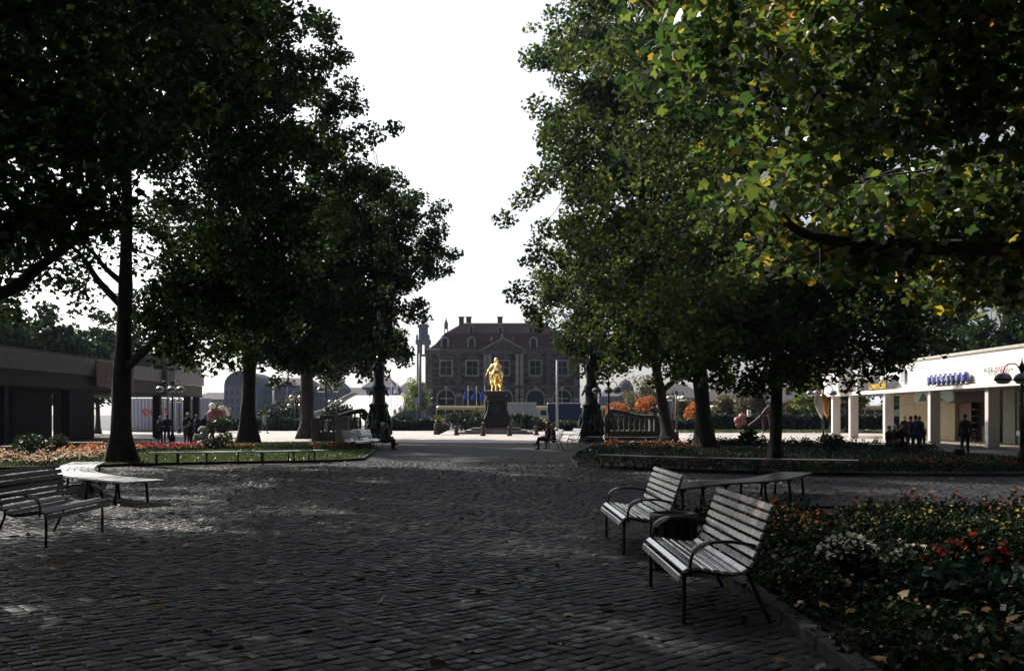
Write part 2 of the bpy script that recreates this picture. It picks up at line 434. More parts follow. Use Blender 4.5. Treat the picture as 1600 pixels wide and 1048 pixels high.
def cloud_mesh(name, P, size, shape, mat, rng, updir=.3, fr=None, droop=True, curl=.12, rnd=None):
    n = len(P); k = len(shape)
    bx, by, bz = fr if fr is not None else frames(n, rng, updir, droop)
    s = size if hasattr(size, '__len__') else size*rng.uniform(.65, 1.3, n)
    V = P[:, None, :] + s[:, None, None]*(shape[None, :, 0, None]*bx[:, None, :] + (shape[None, :, 1, None]-.5)*by[:, None, :]
        - curl*((shape[None, :, 0, None])**2*3 + (shape[None, :, 1, None]-.3)**2)*bz[:, None, :])
    me = bpy.data.meshes.new(name)
    me.vertices.add(n*k); me.vertices.foreach_set('co', V.astype(np.float32).ravel())
    me.loops.add(n*k); me.loops.foreach_set('vertex_index', np.arange(n*k, dtype=np.int32))
    me.polygons.add(n); me.polygons.foreach_set('loop_start', np.arange(0, n*k, k, dtype=np.int32))
    me.update(calc_edges=True)
    at = me.attributes.new('rnd', 'FLOAT', 'FACE')
    at.data.foreach_set('value', (rnd if rnd is not None else rng.random(n)).astype(np.float32))
    me.materials.append(mat)
    return me

def in_blobs(blobs, n, rng, pw=2.4, spray=0.):
    """n points in a union of ellipsoids (cx,cy,cz,rx,ry,rz[,weight]), denser toward the skin"""
    w = np.array([(b[3]*b[4]*b[5])**.8*(b[6] if len(b) > 6 else 1) for b in blobs]); w = w/w.sum()
    idx = rng.choice(len(blobs), n, p=w)
    B = np.array([b[:6] for b in blobs])[idx]
    d = rng.normal(size=(n, 3)); d /= np.linalg.norm(d, axis=1)[:, None]
    r = rng.random(n)**(1/pw)
    r = np.where(rng.random(n) < spray, rng.uniform(1.0, 1.15, n), r)
    return B[:, :3] + d*r[:, None]*B[:, 3:6]

def tree(name, label, x, y, r0, blobs, nclus, per, size, mat, seed, top=None, lean=(0, 0), lobed=False, crad=(.5, 1.1),
         group='plane trees along the promenade', cat='tree', own_leaves=0, limbs=9, extra_limbs=(), boost=None):
    rng = np.random.default_rng(seed)
    root = empty(name, (x, y, 0), 0, label, cat, group)
    off = np.array([x, y, 0])
    B = [tuple([b[0]-x, b[1]-y] + list(b[2:])) for b in blobs]
    top = top or max(b[2] for b in B)
    # trunk
    cxm = np.mean([b[0] for b in B])*.35; cym = np.mean([b[1] for b in B])*.35
    m = MB(); pts = []; rad = []
    for i in range(15):
        t = i/14; z = t*top
        wob = .12*r0*8*math.sin(3*t+seed)
        pts.append((lean[0]*min(z, 6)/6 + cxm*max(0, t-.3)**1.5 + wob*t, lean[1]*min(z, 6)/6 + cym*max(0, t-.3)**1.5 + wob*.5*t, z - (.12 if i == 0 else 0)))
        fl = 1 + .5*math.exp(-z/.3) + .12*math.exp(-z/1.2)
        rad.append(r0*fl*(1-.72*t)*(1+.05*math.sin(7*t+seed*2)))
    hi = spline(pts, 4); rr = np.interp(np.linspace(0, 14, len(hi)), range(15), rad)
    m.tube(hi, list(rr), 20)
    nv = []
    for i, v in enumerate(m.v):                                   # buttressed foot, hollows and burls
        ri, k = divmod(i, 20); a = 2*math.pi*k/20; c = hi[ri]; z = c.z
        f = 1 + .22*math.exp(-max(z, 0)/.45)*math.sin(5*a+seed) + .06*math.sin(3*a+z*1.1+seed) + .05*math.sin(2*a-z*2.3+seed*3) + .03*math.sin(7*a+z*4)
        nv.append(tuple(c + (Vector(v)-c)*f))
    m.v = nv
    m.build('trunk', BARK, root)
    # leaf clusters and the limbs that carry them
    C = in_blobs(B, nclus, rng, 2.2, .1)
    lim = MB(); limpts = []
    order = rng.permutation(nclus)[:limbs]
    targets = [C[i] for i in order] + [np.array([e[0]-x, e[1]-y, e[2]]) for e in extra_limbs]
    TP = np.array([tuple(p) for p in hi])
    for c in targets:
        hd = math.hypot(c[0], c[1])
        za = min(max(c[2] - .75*hd, min(3.2, top*.35)), top*.92)
        k = int(np.argmin(np.abs(TP[:, 2]-za))); a = Vector(TP[k]); c = Vector(c)
        mid = a.lerp(c, .5) + Vector((rng.normal()*.35, rng.normal()*.35, .12*hd))
        q = spline([a, a.lerp(mid, .5) + Vector((0, 0, -.03*hd)), mid, c], 5)
        ra = min(rr[k]*.62, .05+.02*(c-a).length)
        lim.tube(q, [ra*(1-.85*i/(len(q)-1))+.008 for i in range(len(q))], 7)
        limpts += [tuple(p) for p in q[3:]]
    if extra_limbs and len(extra_limbs[0]) > 3:
        pass
    lim.build('limb', BARK, root)
    LP = np.array(limpts + [tuple(p) for p in hi[len(hi)//2:]])
    tw = MB()
    for i in range(min(nclus, 260)):
        c = C[i]; d = np.linalg.norm(LP-c, axis=1); a = LP[int(np.argmin(d))]
        if d.min() > 6: continue
        mid = (a+c)/2 + rng.normal(size=3)*.2
        tw.tube([a, mid, c], [.035, .022, .008], 4, cap=False)
    if tw.v: tag(tw.build('twig', BARK, root), kind='stuff')
    # leaves
    cr = rng.uniform(crad[0], crad[1], nclus)
    ci = rng.choice(nclus, nclus*per, p=(cr**2)/(cr**2).sum())
    d = rng.normal(size=(nclus*per, 3)); d /= np.linalg.norm(d, axis=1)[:, None]
    P = C[ci] + d*(rng.random(nclus*per)**.45*cr[ci])[:, None]*np.array([1, 1, .72])
    ok_ = P[:, 2] > 2.3; P = P[ok_]; ci = ci[ok_]
    n = len(P)
    fr = frames(n, rng, .35)
    tone = rng.random(nclus)[ci]
    rnd = np.clip(rng.random(n)*.75 + tone*.25, 0, 1)
    if boost is not None: rnd = np.where(rng.random(n) < boost, rng.uniform(.9, 1, n), rnd*.93)
    s = size*rng.uniform(.6, 1.25, n)
    shape = LOBED if lobed else RHOMB
    if own_leaves:
        W = P + off
        inview = (W[:, 1] > 3) & (np.abs(W[:, 0]) < .5*W[:, 1]) & ((W[:, 2]-1.7) < .4*W[:, 1])
        dist = np.where(inview, np.linalg.norm(W - np.array([0, 0, 1.7]), axis=1), 1e9)
        pick = np.argsort(dist)[:own_leaves]
        meshes = []
        for j in range(8):
            meshes.append(cloud_mesh('leaf', np.zeros((1, 3)), np.array([1.0]), shape, mat, rng,
                          fr=(np.array([[1., 0, 0]]), np.array([[0, 1., 0]]), np.array([[0, 0, 1.]])), rnd=np.array([(j+.5)/8])))
        for j in pick:
            o = bpy.data.objects.new('leaf', meshes[int(rnd[j]*7.99)]); COL.objects.link(o); o.parent = root
            A = np.eye(4); A[:3, 0] = fr[0][j]*s[j]; A[:3, 1] = fr[1][j]*s[j]; A[:3, 2] = fr[2][j]*s[j]; A[:3, 3] = P[j]
            o.matrix_local = Matrix(A.tolist())
        keep = np.ones(n, bool); keep[pick] = False
        P = P[keep]; s = s[keep]; rnd = rnd[keep]; fr = tuple(a[keep] for a in fr)
    me = cloud_mesh('crown', P, s, shape, mat, rng, fr=fr, rnd=rnd)
    tag(link('crown', me, None, root), kind='stuff')
    return root

def bush(name, label, x, y, rx, ry, h, mat, seed, n=2500, size=.2, cat='bush', group=None, z0=0, lumps=5):
    rng = np.random.default_rng(seed)
    root = empty(name, (x, y, z0), 0, label, cat, group)
    bl = [(0, 0, h*.5, rx*.8, ry*.8, h*.5)]
    for k in range(lumps):
        a = rng.uniform(0, 6.28); q = rng.uniform(.35, .7)
        bl.append((rx*q*math.cos(a), ry*q*math.sin(a), h*rng.uniform(.35, .72), rx*.42, ry*.42, h*.3))
    P = in_blobs(bl, n, rng, 2.2); P[:, 2] = np.abs(P[:, 2])
    tone = .5+.5*np.sin(P[:, 0]*2.1+seed)*np.cos(P[:, 2]*2.7+P[:, 1])
    me = cloud_mesh('foliage', P, size, RHOMB, mat, rng, rnd=np.clip(.6*rng.random(n)+.4*tone, 0, 1))
    link('foliage', me, None, root)
    m = MB()
    for k in range(7):
        a = rng.uniform(0, 6.28)
        m.tube([(0, 0, -.05), (rx*.25*math.cos(a), ry*.25*math.sin(a), h*.4), (rx*.55*math.cos(a), ry*.55*math.sin(a), h*.75)], [.05, .035, .012], 5)
    m.build('stem', BARK, root)
    return root

# ------------------------------------------------------------------ ground, paving
def sheet(name, pts, z, mat, thick=0.0):
    m = MB()
    if thick: m.prism(pts, 'z', z-thick, z)
    else: m.add([(a, b, z) for a, b in pts], [tuple(range(len(pts)))])
    o = m.build(name, mat)
    o['kind'] = 'structure'
    return o
sheet('ground', [(-1500, -60), (1500, -60), (1500, 3000), (-1500, 3000)], -.03, GROUND)
sheet('paving_bed', [(-32, -12), (32, -12), (32, 36.0), (-32, 36.0)], -.009, JOINT)
sheet('promenade_paving', [(-32, 36.0), (32, 36.0), (32, 61), (-32, 61)], -.001, PAVE_FAR)
sheet('square_pavement', [(-70, 61), (70, 61), (70, 106), (-70, 106)], -.001, PAVE_LIGHT)
sheet('road', [(-300, 118), (300, 118), (300, 150), (-300, 150)], -.02, M('road_asphalt', (.06, .06, .062), .85, var=.15, scale=.4))

def cobbles():
    rng = np.random.default_rng(3)
    root = empty('cobble_pavement', (0, 0, 0)); root['kind'] = 'structure'
    p = .13; th = R(41); c, s = math.cos(th), math.sin(th)
    I, J = np.meshgrid(np.arange(-370, 370), np.arange(-370, 370)); I = I.ravel(); J = J.ravel()
    X = (I*c - J*s)*p; Y = (I*s + J*c)*p
    X = X + .03*np.sin(Y*.5) + .006*np.sin(J*.9+I*.2); Y = Y + .03*np.sin(X*.45)
    X += rng.normal(0, .006, len(X)); Y += rng.normal(0, .006, len(Y))
    ok = (Y > 4.9) & (Y < 36.0) & (np.abs(X) < .53*Y + .5) & ~((Y > 33) & (X < -6.5)) & ~((Y > 31) & (X > 3.2)) & ~((X > 2.25) & (Y < 17.2)) & ~((Y > 27.5) & (X > 9))
    X, Y = X[ok], Y[ok]; n = len(X)
    hw = p*.5*rng.uniform(.8, .95, n); hl = p*.5*rng.uniform(.8, .97, n)
    z = rng.normal(-.002, .0035, n); tx = rng.normal(0, .028, n); ty = rng.normal(0, .028, n)
    ang = th + rng.normal(0, .07, n)
    corner = np.array([(-1, -1), (1, -1), (1, 1), (-1, 1)])
    V = np.zeros((n, 12, 3))
    jit = rng.normal(0, .06, (n, 4, 2))
    for ri, (k, dz) in enumerate(((1.0, -.018), (.97, -.0035), (.74, 0.0))):
        q = (corner[None]+jit)*k
        lx = q[:, :, 0]*hw[:, None]; ly = q[:, :, 1]*hl[:, None]
        V[:, ri*4:ri*4+4, 0] = X[:, None] + lx*np.cos(ang)[:, None] - ly*np.sin(ang)[:, None]
        V[:, ri*4:ri*4+4, 1] = Y[:, None] + lx*np.sin(ang)[:, None] + ly*np.cos(ang)[:, None]
        V[:, ri*4:ri*4+4, 2] = z[:, None] + dz + tx[:, None]*lx + ty[:, None]*ly
    Fq = []
    for r_ in range(2):
        for k in range(4): Fq.append((r_*4+k, r_*4+(k+1) % 4, r_*4+4+(k+1) % 4, r_*4+4+k))
    Fq.append((8, 9, 10, 11)); Fq = np.array(Fq)
    order = np.argsort(Y + np.abs(X)*.25)
    near, rest = order[:300], order[300:]
    fa = rest[Y[rest] > 14.5]; rest = rest[Y[rest] <= 14.5]; nf = len(fa)
    VF = V[fa][:, [0, 1, 2, 3, 8, 9, 10, 11]]; VF[:, 4:] = (V[fa][:, 8:]*.45 + V[fa][:, 4:8]*.55)
    FF = np.array([(0, 1, 5, 4), (1, 2, 6, 5), (2, 3, 7, 6), (3, 0, 4, 7), (4, 5, 6, 7)])
    mf = bpy.data.meshes.new('far_cobblestones'); mf.vertices.add(nf*8); mf.vertices.foreach_set('co', VF.astype(np.float32).ravel())
    li = (np.arange(nf)[:, None, None]*8 + FF[None]).astype(np.int32).ravel()
    mf.loops.add(len(li)); mf.loops.foreach_set('vertex_index', li)
    mf.polygons.add(nf*5); mf.polygons.foreach_set('loop_start', np.arange(0, nf*20, 4, dtype=np.int32)); mf.update(calc_edges=True)
    at = mf.attributes.new('rnd', 'FLOAT', 'FACE'); at.data.foreach_set('value', np.repeat(rng.random(nf), 5).astype(np.float32))
    mf.materials.append(COBBLE)
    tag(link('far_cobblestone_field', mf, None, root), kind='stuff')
    nr = len(rest)
    me = bpy.data.meshes.new('cobblestones')
    me.vertices.add(nr*12); me.vertices.foreach_set('co', V[rest].astype(np.float32).ravel())
    li = (np.arange(nr)[:, None, None]*12 + Fq[None]).astype(np.int32).ravel()
    me.loops.add(len(li)); me.loops.foreach_set('vertex_index', li)
    me.polygons.add(nr*9); me.polygons.foreach_set('loop_start', np.arange(0, nr*36, 4, dtype=np.int32))
    me.update(calc_edges=True)
    sm = np.ones(nr*9, bool); me.polygons.foreach_set('use_smooth', sm)
    at = me.attributes.new('rnd', 'FLOAT', 'FACE'); at.data.foreach_set('value', np.repeat(rng.random(nr), 9).astype(np.float32))
    me.materials.append(COBBLE)
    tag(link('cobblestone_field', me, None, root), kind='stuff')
    # individually laid stones nearest the viewer; a few shared shapes
    variants = []
    for j in range(12):
        i = near[j*20]
        vv = V[i].copy(); vv[:, 0] -= X[i]; vv[:, 1] -= Y[i]
        a = -ang[i]; xx = vv[:, 0]*math.cos(a)-vv[:, 1]*math.sin(a); vv[:, 1] = vv[:, 0]*math.sin(a)+vv[:, 1]*math.cos(a); vv[:, 0] = xx
        vv[:, 2] -= z[i]
        m = bpy.data.meshes.new('cobblestone'); m.from_pydata([tuple(q) for q in vv], [], [tuple(int(t) for t in f) for f in Fq])
        m.polygons.foreach_set('use_smooth', [True]*9); m.materials.append(COBBLE); variants.append(m)
    for q, i in enumerate(near):
        o = bpy.data.objects.new('cobblestone', variants[q % 12]); COL.objects.link(o); o.parent = root
        o.location = (X[i], Y[i], z[i]); o.rotation_euler = (0, 0, ang[i] + (q % 4)*math.pi/2)
cobbles()

def kerb_line(name, pts, w=.14, h=.1, seg=1.0, closed=False):
    """row of kerb stones following pts; each stone one part"""
    root = empty(name, (0, 0, 0)); root['kind'] = 'structure'
    P = spline([(a, b, 0) for a, b in pts], 12)
    acc = [P[0]]; d = 0
    for a, b in zip(P, P[1:]):
        d += (b-a).length
        if d >= seg: acc.append(b); d = 0
    for a, b in zip(acc, acc[1:]):
        u = (b-a); L_ = u.length; u.normalize()
        m = MB(); m.bbox(.008, -w/2, -.05, L_-.008, w/2, h, .012)
        o = m.build('kerb_stone', KERB, root)
        o.location = a; o.rotation_euler = (0, 0, math.atan2(u.y, u.x))
    return root
# planting beds
BED_R1 = [(2.35, 3.5), (2.35, 9), (2.4, 14), (2.7, 16.2), (3.6, 17.2), (6, 17.6), (9, 17.4), (14, 17.0), (14, 3.5)]
BED_R2 = [(2.3, 33.0), (3.6, 31.2), (6, 29.4), (9, 28.0), (14, 27.6), (19.5, 29), (20, 36), (19, 46), (15, 55), (9.5, 58.5), (6.2, 57.2), (4.2, 52), (2.9, 44), (2.2, 37)]
BED_L = [(-5.6, 37.2), (-6.8, 35.6), (-9, 34.9), (-12.5, 33.2), (-16, 30.5), (-21, 29.5), (-22.5, 36), (-21.5, 48), (-17.5, 57), (-12, 60), (-8.6, 58.5), (-7.2, 52), (-6.3, 45)]
sheet('bed_soil', BED_R1, .05, SOIL, .1)
sheet('bed_soil', BED_R2, .06, SOIL, .1)
sheet('bed_lawn', BED_L, .07, GRASSB, .1)
kerb_line('bed_kerb', [(2.27, 3.5), (2.27, 9), (2.32, 14), (2.62, 16.3), (3.6, 17.3), (6, 17.7), (9, 17.5), (14, 17.1)], seg=.9)
kerb_line('bed_kerb', BED_R2[:5] + [(19.5, 29)], seg=1.2)
kerb_line('bed_kerb', BED_R2[8:] + BED_R2[:1], seg=1.2)
kerb_line('bed_kerb', BED_L[:6], seg=1.2)
kerb_line('bed_kerb', BED_L[8:] + BED_L[:1], seg=1.2)

def inpoly(P, poly):
    x, y = P[:, 0], P[:, 1]; ins = np.zeros(len(P), bool); n = len(poly)
    for i in range(n):
        x1, y1 = poly[i]; x2, y2 = poly[(i+1) % n]
        c = ((y1 > y) != (y2 > y)) & (x < (x2-x1)*(y-y1)/((y2-y1)+1e-12)+x1)
        ins ^= c
    return ins
def scatter(poly, n, rng, box=None):
    xs = [p[0] for p in poly]; ys = [p[1] for p in poly]
    P = np.column_stack([rng.uniform(min(xs), max(xs), n*2), rng.uniform(min(ys), max(ys), n*2)])
    P = P[inpoly(P, poly)]
    return P[:n]
def lawn(name, label, poly, n, z, h, mat, seed):
    rng = np.random.default_rng(seed); P = scatter(poly, n, rng); n = len(P)
    P3 = np.column_stack([P, np.full(n, z) + h*.45])
    nr = rng.normal(size=(n, 3)); nr[:, 2] *= .25; nr /= np.linalg.norm(nr, axis=1)[:, None]
    up = np.tile([0, 0, 1.], (n, 1)) + rng.normal(size=(n, 3))*.3
    up -= nr*np.sum(up*nr, axis=1)[:, None]; up /= np.linalg.norm(up, axis=1)[:, None]
    me = cloud_mesh(name, P3, h*rng.uniform(.6, 1.3, n), BLADE*np.array([3, 1]), mat, rng, fr=(np.cross(up, nr), up, nr), curl=.1)
    return tag(link(name, me), label, 'grass', None, 'stuff')
def bedding(name, label, poly, n, z, h, leaf, petal, seed, clump=.0, lsize=.06, fsize=.05, ff=.2, cat='flowers', tuft=.25):
    """low flowering plants: tufts of leaves topped by petals"""
    rng = np.random.default_rng(seed)
    nt_ = max(6, n//60); T = scatter(poly, nt_, rng); nt_ = len(T); hh = h*rng.uniform(.55, 1.15, nt_)
    k = rng.integers(0, nt_, n)
    d = rng.normal(size=(n, 3))*np.array([tuft*.55, tuft*.55, .3])
    P = np.column_stack([T[k] + d[:, :2], z + hh[k]*np.clip(.5+d[:, 2], .03, 1.0)*(1-.5*np.clip(np.hypot(d[:, 0], d[:, 1])/tuft, 0, 1))])
    root = empty(name, (0, 0, 0), 0, label, cat); root['kind'] = 'stuff'
    tag(link('foliage', cloud_mesh('foliage', P, lsize, RHOMB, leaf, rng, droop=False), None, root), kind='stuff')
    m = int(n*ff); k = rng.integers(0, nt_, m)
    d = rng.normal(size=(m, 2))*tuft*.5
    Q = np.column_stack([T[k]+d, z + hh[k]*(1.02-.45*np.clip(np.hypot(d[:, 0], d[:, 1])/tuft, 0, 1)) + rng.uniform(0, .04, m)])
    tag(link('petal', cloud_mesh('petal', Q, fsize, RHOMB*np.array([1.3, 1]), petal, rng, updir=.8, droop=False), None, root), kind='stuff')
    return root
def plant(name, label, x, y, z, r_, h, leaf, petal, seed, n=420, lsize=.07, fsize=.06, nf=60, lobed=False, group=None, cat='plant'):
    rng = np.random.default_rng(seed)
    root = empty(name, (x, y, z), 0, label, cat, group)
    P = in_blobs([(0, 0, h*.5, r_, r_, h*.5)], n, rng, 2)
    link('foliage', cloud_mesh('foliage', P, lsize, LOBED if lobed else RHOMB, leaf, rng, droop=False), None, root)
    m = MB()
    for k in range(6):
        a = rng.uniform(0, 6.28); m.tube([(0, 0, -.05), (r_*.3*math.cos(a), r_*.3*math.sin(a), h*.5), (r_*.6*math.cos(a), r_*.6*math.sin(a), h*.9)], [.01, .008, .004], 4)
    m.build('stem', BEDLEAF, root)
    if petal:
        d = rng.normal(size=(nf, 3)); d[:, 2] = np.abs(d[:, 2])+.3; d /= np.linalg.norm(d, axis=1)[:, None]
        Q = np.array([0, 0, h*.5]) + d*np.array([r_, r_, h*.52])
        tag(link('petal', cloud_mesh('petal', Q, fsize, RHOMB*np.array([1.5, 1]), petal, rng, updir=.6, droop=False), None, root), kind='stuff')
    return root

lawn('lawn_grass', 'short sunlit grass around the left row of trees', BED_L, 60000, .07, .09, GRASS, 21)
lawn('lawn_grass', 'short grass, darkened for tree shade, in the bed below the right row of trees', BED_R2, 30000, .06, .1, BEDLEAF, 22)  # darker bed foliage colour used as shaded grass
sheet('verge_lawn', [(9, 94), (60, 94), (60, 111), (9, 111)], .02, GRASSB)
lawn('verge_grass', 'narrow bright green verge in front of the long clipped hedge', [(9, 94), (52, 94), (52, 110), (9, 110)], 24000, .02, .14, GRASS, 23)

# flowers of the left bed (sunlit), named by colour and place
bedding('bedding_flowers', 'orange and peach bedding flowers left of the first big trunk', [(-21, 31), (-14.6, 31.4), (-14.8, 37), (-16, 42), (-22, 43)], 11000, .07, .33, BEDLEAF, FL_PEACH, 31, ff=.28, fsize=.07)
bedding('bedding_flowers', 'bright orange blossoms behind the peach ones, far left bed', [(-22, 40), (-15.6, 38.6), (-16.2, 44), (-21.5, 47)], 7000, .07, .4, BEDLEAF, FL_ORANGE, 32, ff=.3, fsize=.09)
bedding('bedding_flowers', 'red salvia strip right of the first big trunk', [(-17.6, 44.5), (-14.2, 44.5), (-14.0, 47.2), (-17.6, 47.2)], 5000, .07, .38, BEDLEAF, FL_RED, 33, ff=.13, fsize=.08)
bedding('bedding_flowers', 'small orange flowers in the grass near the strolling visitors', [(-16.5, 48.5), (-13.2, 47), (-12.6, 49), (-16, 51.5)], 3000, .07, .25, BEDLEAF, FL_ORANGE, 34, ff=.25, fsize=.08)
bedding('bedding_flowers', 'reddish flowers in the bed beside the left benches', [(-9.4, 45), (-7.2, 45), (-7.6, 54), (-9.6, 54)], 5000, .07, .3, BEDLEAF, FL_RED, 35, ff=.07, fsize=.07)
# right far bed (shade)
bedding('bedding_flowers', 'dull red flowers along the near side of the right tree bed', [(4, 31.6), (9, 28.6), (14, 28.2), (19, 29.6), (18.5, 32), (9, 32), (5, 34)], 15000, .06, .3, BEDLEAF, FL_RED, 36, ff=.04, fsize=.06)
bedding('bedding_flowers', 'yellow and orange flowers beside the stair balustrade on the right', [(3.6, 46), (8.4, 46), (9, 55), (5.4, 55)], 9000, .06, .36, BEDLEAF, FL_ORANGE, 37, ff=.06, fsize=.08)
bedding('bedding_flowers', 'tall dark border plants at the far edge of the right bed', [(9.8, 52.5), (15.5, 51), (18.5, 44), (19.6, 45), (16, 55), (10, 57)], 9000, .06, .6, BEDLEAF, FL_RED, 38, ff=.06, lsize=.1, tuft=.35)
# right near bed, deep shade
bedding('bedding_plants', 'low leafy ground cover filling the near right bed', [(2.42, 3.6), (2.42, 12), (2.6, 16), (3.8, 16.9), (13, 16.6), (12, 3.6)], 64000, .05, .26, BEDLEAF, FL_PEACH, 39, ff=.012, lsize=.075, fsize=.045, tuft=.22, cat='plants')
bedding('bedding_plants', 'low dark ground cover spilling along the kerb of the near right bed', [(2.38, 3.4), (3.6, 3.4), (3.4, 12), (2.45, 12)], 15000, .05, .16, BEDLEAF, FL_PEACH, 43, ff=.01, lsize=.06, fsize=.03, tuft=.2, cat='plants')
bedding('bedding_flowers', 'orange flowers right behind the nearest bench backrest', [(2.7, 12.2), (4.2, 12.4), (4.6, 16), (3.0, 16)], 5000, .05, .42, BEDLEAF, FL_ORANGE, 40, ff=.05, fsize=.05, lsize=.06, tuft=.2)
bedding('bedding_flowers', 'yellow blossoms in the middle of the dark right bed', [(4.6, 12.8), (6.6, 11.8), (7.2, 14), (4.8, 15.2)], 4200, .05, .4, BEDLEAF, FL_YELLOW, 41, ff=.03, fsize=.05, lsize=.06, tuft=.2)
bedding('bedding_flowers', 'red flowers along the back of the dark right bed', [(5.4, 15), (11, 14.6), (12, 16.6), (5.6, 16.8)], 6000, .05, .45, BEDLEAF, FL_RED, 42, ff=.04, fsize=.06, lsize=.06, tuft=.2)
plant('flowering_plant', 'cushion of creamy white flowers in the dark right bed', wx(1325, 9.6), 9.6, .05, .3, .5, BEDLEAF, FL_WHITE, 51, n=600, nf=150, fsize=.045)
plant('flowering_plant', 'sparse white blossoms left of the red salvia', wx(1432, 9.4), 9.4, .05, .28, .42, BEDLEAF, FL_WHITE, 52, n=400, nf=45, fsize=.04)
for k, (px, Y, h, lb) in enumerate(((1458, 9.0, .46, 'scarlet salvia nearest the white blossoms'), (1488, 9.2, .5, 'scarlet salvia over the blue-green foliage, second from the left'),
                                    (1515, 9.4, .55, 'tallest scarlet salvia spike of the near right bed'), (1560, 9.2, .48, 'scarlet salvia at the right edge of the picture'))):
    plant('red_salvia', lb, wx(px, Y), Y, .05, .11, h, BEDLEAF, FL_RED, 60+k, n=220, nf=14, fsize=.06, group='red salvias in the near right bed')
plant('silver_foliage_plant', 'blue-green leafy plant below the tallest red salvia', wx(1490, 8.6), 8.6, .05, .38, .38, LEAF_GREY, None, 70, n=420, lsize=.13)
plant('silver_foliage_plant', 'blue-green leafy plant at the right edge below the salvia', wx(1545, 8.5), 8.5, .05, .3, .33, LEAF_GREY, None, 71, n=300, lsize=.12)
plant('broadleaf_plant', 'dark plant with broad leaves against the sunlit pavement', wx(1170, 53), 53, .06, .42, 1.0, BEDLEAF, None, 72, n=70, lsize=.4)
plant('bed_shrub', 'small dark shrub at the far end of the right bed before the lamp', wx(1300, 46), 46, .06, .7, .8, LEAF_HEDGE, None, 73, n=900, lsize=.12)
plant('bed_shrub', 'rounded dark shrub at the left edge of the flower bed', wx(48, 38), 38, .07, .7, .95, LEAF_HEDGE, None, 74, n=900, lsize=.12)
plant('bed_shrub', 'small dark shrub between the orange flowers and the bench with a sun-glint top', wx(92, 41), 41, .07, .45, .9, LEAF_HEDGE, None, 75, n=600, lsize=.12)
plant('bed_shrub', 'spiky shrub on the lawn behind the strolling visitors', wx(352, 52), 52, .07, .55, .75, LEAF_BRIGHT, None, 76, n=260, lsize=.16)
plant('bed_shrub', 'low dark shrub on the lawn in front of the stroller', wx(330, 47), 47, .07, .8, .6, LEAF_HEDGE, None, 77, n=700, lsize=.12)

# fallen leaves
def litter():
    rng = np.random.default_rng(5)
    fr0 = frames(3000, rng, 2.5, False)
    P = np.column_stack([rng.uniform(-14, 14, 3000), rng.uniform(5, 40, 3000)**1.0, np.full(3000, .03)])
    keep = (np.abs(P[:, 0]) < .6*P[:, 1]) & (rng.random(3000) < .5)
    P = P[keep]; fr = tuple(a[keep] for a in fr0); P[:, 2] = np.where((P[:, 0] > 2.3) & (P[:, 1] < 17.3), rng.uniform(.12, .3, len(P)), .025)
    tag(link('leaf_litter', cloud_mesh('leaf_litter', P, .1, LOBED, LEAF_DRY, rng, fr=fr)), 'scattered small dry leaves over cobbles and beds', 'fallen leaves', None, 'stuff')
    ms = [cloud_mesh('fallen_leaf', np.zeros((1, 3)), np.array([1.0]), LOBED, LEAF_DRY, rng, curl=.35,
          fr=(np.array([[1., 0, 0]]), np.array([[0, 1., 0]]), np.array([[0, 0, 1.]])), rnd=np.array([j/4])) for j in range(5)]
    spots = [(690, 1040), (735, 1018), (872, 1003), (950, 952), (700, 790), (1180, 1000), (1215, 1030), (370, 1010), (395, 1022), (880, 962), (1005, 930), (330, 985), (560, 905), (160, 930), (480, 850)]
    for k, (px, py) in enumerate(spots):
        Y = F*H/(py-HY); o = link('fallen_leaf', ms[k % 5]); o.location = (wx(px, Y), Y, .018)
        s = rng.uniform(.1, .16); o.scale = (s, s, s); o.rotation_euler = (rng.normal()*.2, rng.normal()*.2, rng.uniform(0, 6.28))
        tag(o, 'single dry brown plane leaf lying on the cobbles', 'leaf', 'fallen leaves lying singly on the cobbles')
    bedspots = [(1250, 905), (1285, 905), (1320, 905), (1245, 945), (1290, 945), (1330, 988), (1420, 972), (1410, 928), (1475, 912), (1370, 915), (1570, 978), (1500, 905), (1330, 955), (1580, 1030), (1375, 1028)]
    for k, (px, py) in enumerate(bedspots):
        Y = F*1.45/(py-HY); o = link('fallen_leaf', ms[(k*2) % 5]); o.location = (wx(px, Y), Y, .27)
        s = rng.uniform(.08, .13); o.scale = (s, s, s); o.rotation_euler = (rng.normal()*.5, rng.normal()*.5, rng.uniform(0, 6.28))
        tag(o, 'pale dry leaf caught on the bedding plants', 'leaf', 'dry leaves caught on the plants of the near right bed')
litter()

# ------------------------------------------------------------------ trees
tree('plane_tree', 'big plane tree with flared foot, nearest full trunk on the left', -13.45, 34.2, .33,
     [(-13.4, 34, 12.9, 6.8, 6.0, 5.2), (-13.5, 34, 17.5, 6.5, 6, 3.5), (-10.2, 34.5, 5.7, 3.1, 3.4, 2.2, 1.5), (-8.6, 35, 9, 3.2, 3.5, 3.0), (-17.6, 34, 6.9, 2.6, 3, 2.2, 1.0)],
     600, 140, .21, LEAF_DARK, 101, top=15)
tree('plane_tree', 'second plane tree of the left row, standing in the sunlit lawn', -15.4, 58, .44,
     [(-13.9, 58, 13.5, 7.7, 8, 7.5), (-15.5, 58, 21.5, 6.6, 7, 5), (-19, 56, 26.5, 6, 7, 4.5), (-11.5, 57, 6.6, 4.6, 4, 2.6, 1.4), (-18, 57, 7.5, 4, 4, 3, 1.2)],  # includes a high top lobe added to shade the path on the right
     780, 130, .27, LEAF_DARK, 102, top=22)
